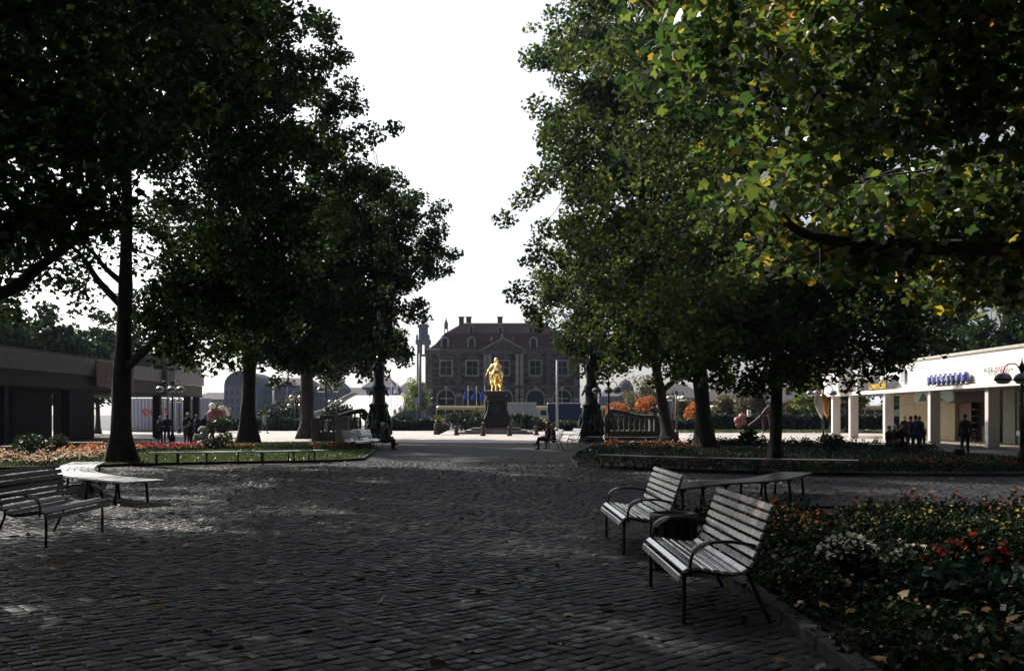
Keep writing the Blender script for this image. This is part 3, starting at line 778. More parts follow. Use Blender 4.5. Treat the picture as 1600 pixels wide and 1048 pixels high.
tree('plane_tree', 'third plane tree of the left row, beside the stair balustrade', -14.6, 71, .5,
     [(-11.3, 73, 15.0, 7.0, 7, 4.9), (-10.8, 71, 8.6, 4.2, 4.5, 4.2, 1.3), (-9.8, 66, 6, 2.6, 2.4, 1.8, 1.5), (-15, 72, 8, 5, 5, 4)],
     600, 115, .3, LEAF_DARK, 103, top=16)
tree('plane_tree', 'near plane tree at the left edge, only its limbs and foliage in view', -12.6, 16, .36,
     [(-9.6, 16, 8.8, 4.6, 5, 3.2, 2.0), (-9.5, 22, 11.5, 5, 5.5, 3.5, 1.2), (-9.2, 16.5, 5.9, 3.2, 3, 1.5, 2.4), (-8.5, 11, 11.5, 6, 6, 3.2, 1.5), (-5.5, 10, 12.5, 5, 5, 2.8), (-13, 22, 11, 5, 5, 5, .8), (-7.4, 16, 4.9, 1.6, 1.2, .7, .9), (-8, 3, 6.6, 5, 4.4, 2.2, 1.5)],  # includes crown lobes out of view, added to shade the foreground
     800, 76, .18, LEAF_DARK, 104, top=12, lobed=True, crad=(.4, .9))
tree('plane_tree', 'leaning plane tree just right of the ornate mast base', 10.0, 63, .4,
     [(8.0, 62, 9.4, 5.9, 5.5, 4.4), (5.0, 64, 6.2, 2.6, 2.2, 2.2, 1.6), (12, 62, 9, 5, 5, 4)],
     500, 115, .27, LEAF_SUNLIT, 105, top=11, lean=(-1.0, 0))
tree('plane_tree', 'thick plane tree in the middle of the right row', 9.75, 50, .42,
     [(8.3, 50, 11.0, 8.0, 8, 6.2), (8.6, 50, 19.5, 8.2, 7.5, 6.5, 1.1), (9, 49, 25, 7, 6, 4), (4.0, 50, 16.5, 3.2, 4, 5, 1.4), (9.5, 49, 5.6, 4.5, 4, 2.2, 1.3)],
     900, 135, .25, LEAF_SUNLIT, 106, top=20, lean=(-.5, 0))
tree('plane_tree', 'slender plane tree trunk rising from the shaded right bed', 9.0, 34, .2,
     [(9.3, 34, 9.6, 6.9, 6, 4.8), (9.6, 34, 4.9, 4.6, 4.5, 2.4, 2.2), (11, 34, 14.5, 8, 6, 4), (14, 35, 7.5, 4, 4, 2.2)],
     760, 130, .21, LEAF_SUNLIT, 107, top=12)
tree('plane_tree', 'near plane tree at the right edge with a long horizontal limb', 11.8, 16, .4,
     [(6.0, 14.5, 7.9, 4.6, 2.2, 3.2, 1.8), (11.0, 16, 7.8, 4.5, 3, 3.2), (7.6, 17, 5.0, 4.2, 1.8, 1.1, 2.2), (12.5, 12, 12.5, 5, 5, 3), (10.5, 18, 4.6, 3, 2.5, 1.2, 2.2), (5, 5, 11.5, 5, 4, 2.6), (8.5, 3, 6.6, 5, 4.4, 2.2, 1.5)],  # includes unseen lobes over and beside the viewer, added to darken the bed
     980, 78, .19, LEAF_NEAR, 108, top=11, lobed=True, own_leaves=300, crad=(.4, .9))
# the long limb
def near_limb():
    root = [o for o in bpy.data.objects if o.get('label', '').startswith('near plane tree at the right edge')][0]
    m = MB()
    q = spline([(0, 0, 3.1), (-1.8, .1, 4.15), (-3.4, 0, 4.35), (-5.4, -.1, 4.38), (-6.9, -.2, 4.5), (-7.5, -.2, 4.75)], 6)
    n = len(q); m.tube(q, [(.22*(1-.86*(i/(n-1))**.8)+.02)*(1+.12*math.sin(i*1.7)) for i in range(n)], 10)
    rg = np.random.default_rng(9)
    for i in range(4, n-1, 2):
        a = q[i]; d = Vector((rg.normal()*.6-.5, rg.normal()*.5, rg.normal()*.5))
        m.tube(spline([a, a+d*.5+Vector((0, 0, .1)), a+d+Vector((0, 0, .3))], 3), [.03, .027, .022, .018, .014, .01, .006], 6)
        
    m.build('limb', BARK, root)
    root = [o for o in bpy.data.objects if o.get('label', '').startswith('near plane tree at the left edge')][0]
    m = MB()
    q = spline([(0, 0, 2.9), (2.6, 0, 3.35), (4.3, .1, 3.65), (4.9, .2, 4.1), (5.5, .2, 4.55), (6.2, .2, 4.8)], 6)
    n = len(q); m.tube(q, [(.15*(1-.85*(i/(n-1)))+.012)*(1+.1*math.sin(i*1.9)) for i in range(n)], 10)
    rg = np.random.default_rng(8)
    for i in range(5, n-1, 2):
        a = q[i]; d = Vector((rg.normal()*.5+.3, rg.normal()*.4, .2+abs(rg.normal()*.5)))
        m.tube(spline([a, a+d*.5+Vector((0, 0, .1)), a+d+Vector((0, 0, .25))], 3), [.02, .018, .015, .012, .01, .008, .005], 6)
    m.build('limb', BARK, root)
near_limb()
BT = 'trees behind the pavilions'
for k, (x, y, r, h, lb, mt) in enumerate((
        (-38, 78, 6.5, 11, 'dense green tree above the roof of the dark left pavilion', LEAF_DARK),
        (-45, 80, 7, 11.5, 'tall green tree behind the left pavilion at the picture edge', LEAF_DARK),
        (-37, 89, 5, 11, 'smaller green tree above the left pavilion beside the first trunk', LEAF_DARK),
        (37.5, 88, 5.5, 12.2, 'green tree above the white pavilion, right of the tower block', LEAF_DARK),
        (40, 78, 6, 12.5, 'green tree behind the white pavilion at the picture edge', LEAF_DARK),
        (31.5, 98, 4.2, 7.2, 'yellow-green tree left of the white pavilion', LEAF_BRIGHT),
        (38, 92, 4, 6, 'dark green tree seen through the open end of the white pavilion', LEAF_DARK))):
    tree('background_tree', lb, x, y, .22, [(x, y, h*.62, r*.85, r*.8, h*.38), (x-r*.4, y, h*.5, r*.5, r*.5, h*.28), (x+r*.4, y, h*.55, r*.5, r*.5, h*.3)],
         190, 60, .4, mt, 120+k, top=h*.7, group=BT)
tree('background_tree', 'slim yellow-green tree left of the old sandstone palace', wx(648, 130), 130, .12,
     [(wx(649, 130), 130, 3.9, 1.4, 1.3, 2.2), (wx(656, 130), 130, 2.6, .9, 1, 1.6)], 110, 40, .24, LEAF_BRIGHT, 131, top=4.5, group='trees on the far side')
tree('background_tree', 'small olive tree rising behind the orange bushes on the right', wx(1012, 128), 128, .12,
     [(wx(1012, 128), 128, 4.6, 2.6, 2, 2.4)], 80, 40, .28, LEAF_OLIVE, 132, top=5, group='trees on the far side')

# hedges and bushes between square and road
BU = 'bushes along the far side of the square'
HED = [
 (392, 475, 113, 3.4, LEAF_HEDGE, 'dark high bush right of the second left trunk'),
 (440, 480, 116, 4.3, LEAF_OLIVE, 'reddish brown bush behind the dark one on the left'),
 (500, 560, 118, 3.2, LEAF_HEDGE, 'dark bush behind the left stair balustrade'),
 (300, 372, 112, 3.2, LEAF_OLIVE, 'orange brown bush between the first two left trunks'),
 (322, 350, 104, 2.3, LEAF_ORANGE, 'small orange bush beside the red and white dome'),
 (330, 362, 95, 1.5, LEAF_HEDGE, 'low dark bush in front of the red and white dome'),
 (402, 440, 108, 2.2, LEAF_HEDGE, 'low bush in front of the white signpost'),
 (612, 648, 112, 1.75, LEAF_HEDGE, 'low bush in front of the bridge'),
 (690, 765, 104, 2.1, LEAF_HEDGE, 'dark bush left of the statue pedestal'),
 (730, 775, 110, 2.5, LEAF_OLIVE, 'feathery bush in front of the cream bus, left of the pedestal'),
 (790, 842, 104, 1.9, LEAF_HEDGE, 'dark bush right of the statue pedestal'),
 (820, 866, 106, 1.4, LEAF_OLIVE, 'low brown bush below the cream bus on the right'),
 (856, 915, 106, 1.2, LEAF_HEDGE, 'low bush below the navy trailer'),
 (942, 985, 118, 3.3, LEAF_ORANGE, 'orange bush right of the mast base'),
 (965, 1015, 124, 4.6, LEAF_OLIVE, 'olive bush behind the orange bush'),
 (990, 1032, 116, 3.9, LEAF_ORANGE, 'bright orange bush left of the leaning trunk'),
 (945, 1040, 110, 2.2, LEAF_HEDGE, 'dark low bush under the orange ones'),
 (1045, 1090, 118, 3.8, LEAF_OLIVE, 'brown bush between the leaning and the thick trunk'),
 (1070, 1100, 114, 3.2, LEAF_ORANGE, 'orange bush left of the thick trunk'),
 (1108, 1150, 120, 4.3, LEAF_OLIVE, 'olive and orange bush right of the thick trunk'),
 (1140, 1205, 122, 4.9, LEAF_OLIVE, 'tall brown bush behind the red sculpture'),
 (1215, 1262, 118, 3.6, LEAF_OLIVE, 'reddish bush left of the mushroom lamp'),
 (1240, 1290, 124, 5.0, LEAF_BRIGHT, 'yellow-green bush behind the mushroom lamp'),
]
for k, (a, b, Y, h, mt, lb) in enumerate(HED):
    x0, x1 = wx(a, Y), wx(b, Y)
    bush('bush', lb, (x0+x1)/2, Y, (x1-x0)/2, 2.0, h, mt, 200+k, n=2600, size=.3, group=BU)
def hedge(name, label, x0, x1, y, d, h, seed, n, mat=LEAF_HEDGE):
    rng = np.random.default_rng(seed)
    root = empty(name, ((x0+x1)/2, y, 0), 0, label, 'hedge'); w = (x1-x0)/2
    P = np.column_stack([rng.uniform(-w, w, n), rng.uniform(-d/2, d/2, n), rng.uniform(0, 1, n)**.7*h])
    P[:, 2] *= 1 + .06*np.sin(P[:, 0]*1.7) + .04*np.sin(P[:, 0]*5.1)
    link('foliage', cloud_mesh('foliage', P, .28, RHOMB, mat, rng), None, root)
    m = MB(); m.box(-w+.2, -d*.3, -.02, w-.2, d*.3, h*.8); m.build('branch_core', M('dark_twigs', (.012, .012, .008), .95), root)
hedge('clipped_hedge', 'long dark clipped hedge behind the verge on the right', wx(1108, 112), wx(1420, 112), 112, 1.6, 1.75, 300, 14000)
hedge('clipped_hedge', 'dark hedge strip in front of the blue car, left of the pedestal', wx(607, 109), wx(690, 109), 109, 1.5, 1.15, 301, 4000)
hedge('clipped_hedge', 'dark hedge under the bushes left of the third trunk', wx(296, 108), wx(560, 108), 108, 1.6, 1.35, 302, 10000)
hedge('clipped_hedge', 'dark hedge under the orange bushes between mast base and thick trunk', wx(940, 109), wx(1100, 109), 109, 1.5, 1.2, 303, 6000)

# ------------------------------------------------------------------ palace
def arch_pts(cx, w, z0, zs, n=10):
    """outline of an arched opening"""
    r = w/2
    return [(cx-r, z0), (cx+r, z0)] + [(cx+r*math.cos(math.pi*i/n), zs+r*math.sin(math.pi*i/n)) for i in range(n+1)]
def ring_arch(m, cx, w, t, z0, zs, y0, y1, n=12):
    r = w/2
    out = [(cx+r, z0)] + [(cx+r*math.cos(math.pi*i/n), zs+r*math.sin(math.pi*i/n)) for i in range(n+1)] + [(cx-r, z0)]
    R2 = r+t
    ou2 = [(cx+R2, z0)] + [(cx+R2*math.cos(math.pi*i/n), zs+R2*math.sin(math.pi*i/n)) for i in range(n+1)] + [(cx-R2, z0)]
    for (a, b), (c, d) in zip(zip(out, out[1:]), zip(ou2, ou2[1:])):
        m.prism([a, b, d, c], 'y', y0, y1)
def palace():
    Y = 185.0
    x0, x1 = -15.9, 12.6
    root = empty('sandstone_palace', (-1.6, Y, 0), 0, 'two-storey baroque sandstone palace with arcades and mansard roof closing the view', 'palace')
    ox = -1.6
    zc = 6.9; ze = 13.4
    bays = [-12.25+1.6, -7.4+1.6, 0, 5.95, 10.9]   # local x of bay centres
    half0, half1 = x0-ox, x1-ox
    # wall with real openings: build storeys as piers and spandrels
    m = MB()
    edges = []
    for b in bays: edges += [b-1.55, b+1.55]
    xs = [half0] + edges + [half1]
    for i in range(0, len(xs), 2): m.box(xs[i], 0, 0, xs[i+1], 1.0, zc)          # ground floor piers
    n = 10
    for b in bays:                                                           # spandrels above the arches
        r = 1.55; zs = 4.75
        for i in range(n):
            a0, a1 = math.pi*i/n, math.pi*(i+1)/n
            m.prism([(b+r*math.cos(a0), zs+r*math.sin(a0)), (b+r*math.cos(a0), zc), (b+r*math.cos(a1), zc), (b+r*math.cos(a1), zs+r*math.sin(a1))], 'y', 0, 1.0)
    e2 = []
    for b in bays: e2 += [b-1.0, b+1.0]
    xs = [half0] + e2 + [half1]
    for i in range(0, len(xs), 2): m.box(xs[i], 0, zc, xs[i+1], 1.0, ze)
    for b in bays:
        m.box(b-1.0, 0, zc, b+1.0, 1.0, 9.1); m.box(b-1.0, 0, 11.7, b+1.0, 1.0, ze)
    m.build('wall', ASHLAR, root)
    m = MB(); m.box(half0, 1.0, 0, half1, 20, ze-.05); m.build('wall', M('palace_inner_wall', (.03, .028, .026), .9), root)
    m = MB(); m.box(half0-.35, -.35, ze, half1+.35, 20.3, ze+.35); m.box(half0-.15, -.18, ze-.4, half1+.15, -.002, ze-.003); m.build('cornice', STONE_OLD, root)
    m = MB(); m.box(half0-.1, -.18, zc-.15, half1+.1, -.003, zc+.3); m.build('string_course', STONE_OLD, root)
    # pilasters with rusticated blocks
    for px in (half0+.7, -8.25, -2.65, 2.65, 3.3, 8.45, half1-.7, -3.3):
        pale = abs(px) in (2.65, 3.3)
        pr = MB(); pr.box(px-.42, -.2, zc+.32, px+.42, -.003, ze-.42)
        pl = pr.build('pilaster', STONE_LIGHT if pale else STONE_OLD, root)
        for k in range(8):
            q = MB(); q.bbox(px-.5, -.32, .1+k*.82, px+.5, -.004, .1+k*.82+.72, .04)
            q.build('stone_block', STONE_LIGHT if (k*7+int(px*3)) % 3 == 0 or pale else STONE_OLD, root)
    for b in bays:
        q = MB(); ring_arch(q, b, 3.1, .32, .1, 4.75, -.22, -.005); q.build('arch_surround', STONE_LIGHT, root)
        q = MB(); q.prism([(b-.25, 6.2), (b+.25, 6.2), (b+.35, 7.0), (b-.35, 7.0)], 'y', -.42, -.23); q.build('keystone', STONE_LIGHT, root)
        w = empty('window', (0, 0, 0)); w.parent = root
        q = MB()
        for (a, c, d, e) in ((b-1.28, 8.85, b+1.28, 9.12), (b-1.28, 11.68, b+1.28, 11.95)): q.box(a, -.2, c, d, -.006, e)
        q.box(b-1.28, -.16, 9.121, b-1.0, -.006, 11.679); q.box(b+1.0, -.16, 9.121, b+1.28, -.006, 11.679)
        q.build('frame', STONE_LIGHT, w)
        q = MB(); q.box(b-1, .5, 9.1, b+1, .55, 11.7); q.build('pane', GLASS, w)
        q = MB(); q.box(b-.05, .4, 9.1, b+.05, .498, 11.7); q.box(b-1, .42, 10.5, b-.052, .49, 10.6); q.box(b+.052, .42, 10.5, b+1, .49, 10.6); q.build('glazing_bar', STONE_LIGHT, w)
        q = MB(); q.prism([(b-1.5, 12.15), (b+1.5, 12.15), (b+1.5, 12.4), (b, 12.9), (b-1.5, 12.4)], 'y', -.3, -.01); q.build('window_hood', STONE_OLD, root)
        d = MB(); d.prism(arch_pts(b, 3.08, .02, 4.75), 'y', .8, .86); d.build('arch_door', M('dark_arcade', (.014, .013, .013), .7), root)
    for b in (bays[0], bays[4]):                                             # glazed arcades at the ends
        q = MB(); q.box(b-1.5, .55, 3.0, b+1.5, .7, 3.6); q.box(b-1.5, .5, .1, b-.9, .7, 3.0); q.box(b+.9, .5, .1, b+1.5, .7, 3.0); q.build('arcade_infill', STONE_OLD, root)
        q = MB(); q.box(b-.06, .5, 3.6, b+.06, .6, 6.2); q.box(b-1.2, .5, 4.7, b+1.2, .598, 4.82); q.build('fanlight_bar', WHITEP, root)
    # pediment
    q = MB(); q.prism([(-3.9, ze+.36), (3.9, ze+.36), (0, ze+2.35)], 'y', -.1, 2.0); q.build('pediment', STONE_OLD, root)
    q = MB(); q.prism([(-4.3, ze+.37), (-3.9, ze+.37), (0, ze+2.36), (0, ze+2.75)], 'y', -.4, -.105); q.prism([(4.3, ze+.37), (0.001, ze+2.75), (0.001, ze+2.36), (3.9, ze+.37)], 'y', -.4, -.105)
    q.build('pediment_cornice', STONE_LIGHT, root)
    q = MB()
    for sx in (-2.0, 2.0, 0): q.ell((sx, .4, ze+(2.9 if sx == 0 else 2.3)), (.35, .3, .55), 8, 6)
    q.build('pediment_figure', STONE_OLD, root)
    # mansard roof: sweeping foot, steep middle, flat top
    prof = [(0, ze+.35), (.9, ze+.75), (1.9, ze+1.5), (2.8, ze+2.6), (3.6, ze+3.6), (5.0, ze+4.5), (6.6, ze+5.55), (7.2, ze+5.75)]
    q = MB(); rings = []
    for ins, z in prof:
        rings.append([(half0-.3+ins, -.3+ins*.62, z), (half1+.3-ins, -.3+ins*.62, z), (half1+.3-ins, 20.2-ins*.62, z), (half0-.3+ins, 20.2-ins*.62, z)])
    vv = [p for r_ in rings for p in r_]; ff = []
    for k in range(len(rings)-1):
        for i in range(4): ff.append((k*4+i, k*4+(i+1) % 4, k*4+4+(i+1) % 4, k*4+4+i))
    ff.append(tuple(range(len(vv)-4, len(vv)))); q.add(vv, ff)
    roof = q.build('roof', ROOF, root)
    for cx in (-8.1, -6.7, -.7, 5.5, 6.7):
        q = MB(); q.box(cx-.45, 5.5, ze+4.6, cx+.45, 6.6, ze+6.9); q.box(cx-.55, 5.4, ze+6.9, cx+.55, 6.7, ze+7.1); q.build('chimney', M('chimney_brick', (.1, .07, .06), .9), roof)
    def dormer(cx, z, w, h, y, oval=False):
        d = empty('dormer', (cx, y, z)); d.parent = root
        q = MB(); q.prism(arch_pts(0, w, 0, h-w/2), 'y', 0, 2.2); q.build('body', STONE_OLD, d)
        q = MB(); ring_arch(q, 0, w*.62, w*.2, .12, h-w/2-.05, -.12, -.004, 8); q.build('frame', STONE_LIGHT, d)
        q = MB(); q.prism(arch_pts(0, w*.6, .15, h-w/2-.05), 'y', -.05, -.006); q.build('pane', GLASS, d)
    for cx in (-10.9, -5.95, 5.6, 10.6): dormer(cx, ze+.75, 1.55, 2.15, .35)
    for cx in (-6.1, -.55, 5.1): dormer(cx, ze+3.55, 1.05, 1.6, 2.2)
palace()

def church_tower():
    Y = 420.0; cx = wx(661.5, Y)
    root = empty('church_tower', (cx, Y, 0), 0, 'tall pale church tower with open belfry and onion finial left of the palace', 'tower')
    st = M('tower_stone', (.14, .13, .13), .9, var=.3, scale=.3)
    Z = lambda py: wz(py, Y); U = Y/F
    m = MB(); w = 9*U
    for sx in (-1, 1):
        for sy in (-1, 1): m.box(sx*w-(.0 if sx > 0 else 0)-2.4*U*(1 if sx > 0 else 0)*2, sy*w-1.2, 0, sx*w+(4.8*U if sx < 0 else 0), sy*w+1.2, Z(556))
    m.box(-w, -w+1.21, 0, w, w-1.21, Z(598)); m.build('lower_stage', st, root)
    m = MB()
    for sx in (-1, 1):
        for sy in (-1, 1): m.box(min(sx*w, sx*w-sx*6.5*U), min(sy*w, sy*w-sy*6.5*U), Z(556), max(sx*w, sx*w-sx*6.5*U), max(sy*w, sy*w-sy*6.5*U), Z(538))
    m.box(-w-.6, -w-.6, Z(538), w+.6, w+.6, Z(531)); m.box(-w-.2, -w-.2, Z(556.5), w+.2, w+.2, Z(554)); m.build('belfry_stage', st, root)
    m = MB(); w2 = 6.2*U
    for k in range(8):
        a = math.pi/4*k+math.pi/8; m.box(w2*math.cos(a)-.35, w2*math.sin(a)-.35, Z(531), w2*math.cos(a)+.35, w2*math.sin(a)+.35, Z(511))
    m.lathe([(2.0*U, Z(531)), (2.0*U, Z(511))], n=8); m.lathe([(w2+.8, Z(511)), (w2+.9, Z(508)), (w2*.7, Z(506))], n=12)
    m.build('open_lantern', st, root)
    m = MB(); m.lathe([(3.2*U, Z(506)), (3.0*U, Z(500)), (4.2*U, Z(496)), (3.8*U, Z(492)), (1.6*U, Z(488)), (1.3*U, Z(485)), (.35*U, Z(480)), (.12*U, Z(472))], n=12)
    m.build('onion_finial', M('tower_copper', (.1, .13, .12), .7, var=.2), root)
    for sx in (-1, 1):
        m = MB(); m.ell((sx*w, -w, Z(528)), (.5, .5, 1.4), 8, 6); m.build('figure', st, root)
    Y2 = 330.0; r2 = empty('roof_turret', (wx(697, Y2), Y2, 0), 0, 'small turret with onion cap peeping over the left end of the palace roof', 'turret')
    U2 = Y2/F; Z2 = lambda py: wz(py, Y2)
    m = MB(); m.box(-6*U2, -6*U2, 0, 6*U2, 6*U2, Z2(524)); m.build('base', st, r2)
    m = MB()
    for sx in (-1, 1):
        for sy in (-1, 1): m.box(sx*2.4*U2-.12, sy*2.4*U2-.12, Z2(524), sx*2.4*U2+.12, sy*2.4*U2+.12, Z2(514))
    m.build('open_lantern', st, r2)
    m = MB(); m.lathe([(3.2*U2, Z2(514)), (3.0*U2, Z2(511)), (3.4*U2, Z2(507)), (2.4*U2, Z2(503)), (.7*U2, Z2(499)), (.15*U2, Z2(491))], n=10); m.build('onion_finial', M('tower_copper', (.1, .13, .12)), r2)
church_tower()

FAR = M('far_city_stone', (.11, .105, .11), .9, var=.25, scale=.1)
FARR = M('far_city_roof', (.07, .055, .055), .9, var=.2, scale=.1)
def far_building(label, a, b, py, Y, roofh=3, rnd=False, nw=0, depth=25, cat='building'):
    x0, x1 = wx(a, Y), wx(b, Y); zt = wz(py, Y)
    root = empty('city_building', ((x0+x1)/2, Y, 0), 0, label, cat, 'buildings of the old town across the river'); w = (x1-x0)/2
    zw = zt-roofh
    m = MB(); m.box(-w, 0, 0, w, depth, zw); m.build('wall', FAR, root)
    m = MB()
    if rnd: m.prism([(-w, zw)] + [(-w*math.cos(math.pi*i/10), zw+.002+roofh*math.sin(math.pi*i/10)) for i in range(11)] + [(w, zw)], 'y', 0, depth)
    else: m.add([(-w-.4, -.4, zw), (w+.4, -.4, zw), (w+.4, depth, zw), (-w-.4, depth, zw), (-w+roofh*.8, depth/2, zt), (w-roofh*.8, depth/2, zt)], [(0, 1, 5, 4), (1, 2, 5), (2, 3, 4, 5), (3, 0, 4)])
    m.build('roof', FARR, root)
    if nw:
        for r_ in range(3):
            m = MB()
            for k in range(nw):
                cx = -w + (k+.5)*2*w/nw; z = zw*(.25+.24*r_)
                m.box(cx-w/nw*.35, -.08, z, cx+w/nw*.35, -.01, z+zw*.13)
            m.build('window_row', GLASS, root)
    return root
far_building('dark blue block with rounded roof left of the second trunk', 350, 402, 579, 330, 5, True, 6)
far_building('long hazy building behind the white signpost', 408, 484, 588, 340, 3, False, 14)
far_building('hazy building right of the third left trunk', 492, 532, 580, 350, 6, False, 7)
far_building('low hazy building behind the left stair balustrade', 528, 572, 604, 360, 3, False, 9)
far_building('hazy building behind the left mast base', 566, 616, 588, 370, 4, False, 9)
far_building('hazy building between the left mast base and the church tower', 612, 656, 596, 380, 5, False, 8)
far_building('pale hazy building left of the dark blue block', 300, 352, 612, 400, 3, False, 8)
far_building('long hazy building under the glass dome', 936, 1004, 611, 400, 2, False, 14)
far_building('hazy building with blue roof between the leaning and thick trunks', 1034, 1100, 598, 330, 5, False, 10)
far_building('hazy building right of the thick trunk', 1104, 1290, 604, 340, 5, False, 20)
def dome():
    Y = 420.0; root = empty('domed_building', (wx(977, Y), Y, 0), 0, 'large hazy dome over the orange bushes right of the mast base', 'building', 'buildings of the old town across the river')
    U = Y/F; z0 = wz(612, Y)
    m = MB(); m.lathe([(14*U, 0), (14*U, z0)], n=20); m.build('drum', FAR, root)
    m = MB(); m.lathe([(13.5*U*math.cos(a), z0+19*U*math.sin(a)) for a in [i*math.pi/2/8 for i in range(8)]] + [(.6, z0+19*U), (.4, z0+20.5*U)], n=20); m.build('dome_shell', FARR, root)
dome()
def tower_block():
    Y = 300.0; x0, x1 = wx(1385, Y), wx(1438, Y); zt = wz(462, Y)
    root = empty('tower_block', ((x0+x1)/2, Y, 0), 0, 'pale blue high-rise seen through the foliage above the white pavilion', 'tower block'); w = (x1-x0)/2
    m = MB(); m.box(-w, 0, 0, w, 14, zt); m.build('wall', M('tower_block_panel', (.4, .42, .48), .8, var=.1, scale=.3), root)
    for k in range(9):
        z = zt-2.6-k*3.0
        m = MB(); m.box(-w-.05, -.12, z, w+.05, -.01, z+.28); m.build('floor_band', M('band_grey', (.2, .21, .25)), root)
    for k in range(5):
        m = MB(); m.box(-w+k*w/2-.1, -.2, 10, -w+k*w/2+.1, -.121, zt); m.build('rib', M('band_grey', (.2, .21, .25)), root)
tower_block()

def bridge():
    root = empty('road_bridge', (0, 0, 0), 0, 'sunlit stone bridge deck climbing towards the old town on the left', 'bridge')
    m = MB()
    A = [(-19, 150, .1), (-21, 190, 1.9), (-27, 250, 5.6), (-33, 300, 7.6), (-38, 340, 8.2)]
    for (xa, ya, za), (xb, yb, zb) in zip(A, A[1:]):
        w = 15
        m.add([(xa-w, ya, za), (xa, ya, za), (xb, yb, zb), (xb-w, yb, zb), (xa-w, ya, za-1.5), (xa, ya, za-1.5), (xb, yb, zb-1.5), (xb-w, yb, zb-1.5)],
              [(0, 1, 2, 3), (7, 6, 5, 4), (0, 4, 5, 1), (1, 5, 6, 2), (2, 6, 7, 3), (3, 7, 4, 0)])
    m.build('deck', M('bridge_paving', (.62, .6, .57), .8, var=.08, scale=.3), root)
    for s in (0, -15.2):
        m = MB()
        for (xa, ya, za), (xb, yb, zb) in zip(A, A[1:]):
            m.add([(xa+s, ya, za-1.5), (xa+s+.4, ya, za-1.5), (xb+s+.4, yb, zb-1.5), (xb+s, yb, zb-1.5), (xa+s, ya, za+.9), (xa+s+.4, ya, za+.9), (xb+s+.4, yb, zb+.9), (xb+s, yb, zb+.9)],
                  [(3, 2, 1, 0), (4, 5, 6, 7), (0, 1, 5, 4), (1, 2, 6, 5), (2, 3, 7, 6), (3, 0, 4, 7)])
        m.build('parapet', STONE_OLD, root)
bridge()

# ------------------------------------------------------------------ vehicles on the far road
RUB = M('rubber', (.02, .02, .02), .8); 
def wheel(parent, x, y, r):
    w = empty('wheel', (x, y, r)); w.parent = parent
    m = MB(); m.tube([(0, -.12, 0), (0, .12, 0)], r, 16); m.build('tyre', RUB, w)
    m = MB(); m.tube([(0, -.13, 0), (0, -.121, 0)], r*.55, 12); m.build('rim', M('rim_metal', (.4, .4, .4), .4, metal=.8), w)
def tram(label, x0, x1, Y, mods=3):
    root = empty('tram', (x0, Y, 0), 0, label, 'tram'); L_ = x1-x0; s = L_/mods
    cream = M('tram_cream', (.66, .55, .3), .45, var=.05); yel = M('tram_yellow', (.6, .4, .05), .45, var=.06)
    for k in range(mods):
        a, b = k*s+.15, (k+1)*s-.15
        m = MB(); m.bbox(a, 0, .45, b, 2.4, 1.45, .12); m.build('lower_body', yel, root)
        m = MB(); m.bbox(a, .02, 2.45, b, 2.38, 3.05, .22); m.build('roof', cream, root)
        m = MB(); m.box(a+.1, .06, 1.46, b-.1, 2.34, 2.44); m.build('glass_band', GLASS, root)
        n = 6
        for i in range(n+1):
            q = MB(); cx = a+.05+(b-a-.1)*i/n; q.box(cx-.07, .0, 1.452, cx+.07, .058, 2.448); q.build('window_post', cream, root)
        for c in (a+1.2, b-1.2): wheel(root, c, .35, .36)
    for k in range(1, mods):
        q = MB(); q.box(k*s-.14, .3, .6, k*s+.14, 2.1, 2.8); q.build('bellows', RUB, root)
    m = MB()
    for sx in (0.06, L_-.06): m.ell((sx, .5, 1.0), (.08, .14, .14), 8, 6)
    m.build('headlight', WHITEP, root)
tram('cream and yellow tram passing behind the statue pedestal', wx(679.5, 146), wx(858, 146), 146, 2)
tram('pale tram seen over the hedge on the right', wx(1110, 140), wx(1400, 140), 140, 3)
tram('short cream tram end between mast base and the orange bushes', wx(905, 146), wx(951, 146), 146.5, 1)
def truck(label, x0, x1, Y, zt, mat, cab):
    root = empty('lorry', (x0, Y, 0), 0, label, 'lorry'); L_ = x1-x0
    m = MB(); m.bbox(0, 0, 1.0, L_, 2.4, zt-.12, .06); m.build('cargo_body', mat, root)
    m = MB(); m.bbox(-.03, -.03, zt-.12, L_+.03, 2.43, zt, .04); m.build('roof_rim', WHITEP, root)
    m = MB(); m.box(0, .2, .7, L_+1.2, 2.2, .99); m.build('chassis', IRON, root)
    m = MB(); m.prism([(L_+.1, .99), (L_+1.7, .99), (L_+1.7, 1.7), (L_+1.4, 2.5), (L_+.1, 2.6)], 'y', .05, 2.35); c = m.build('cab', cab, root)
    q = MB(); q.prism([(L_+.6, 1.65), (L_+1.5, 1.65), (L_+1.28, 2.35), (L_+.6, 2.35)], 'y', .02, .048); q.build('window', GLASS, root)
    for cx in (.7, L_*.5, L_+1.0): wheel(root, cx, .3, .48)
    n = int(L_/.7)
    for i in range(1, n):
        q = MB(); q.box(i*L_/n-.02, -.025, 1.05, i*L_/n+.02, -.002, zt-.2); q.build('side_rib', mat, root)
truck('white box lorry right of the statue pedestal', wx(790, 138), wx(838, 138), 138, 3.42, M('lorry_white', (.5, .52, .56), .6, var=.1, scale=1), WHITEP)
truck('long navy blue trailer with white roof edge', wx(856, 138), wx(908, 138), 138.5, 3.38, M('lorry_navy', (.012, .018, .1), .5, var=.2), M('lorry_navy', (.012, .018, .1)))
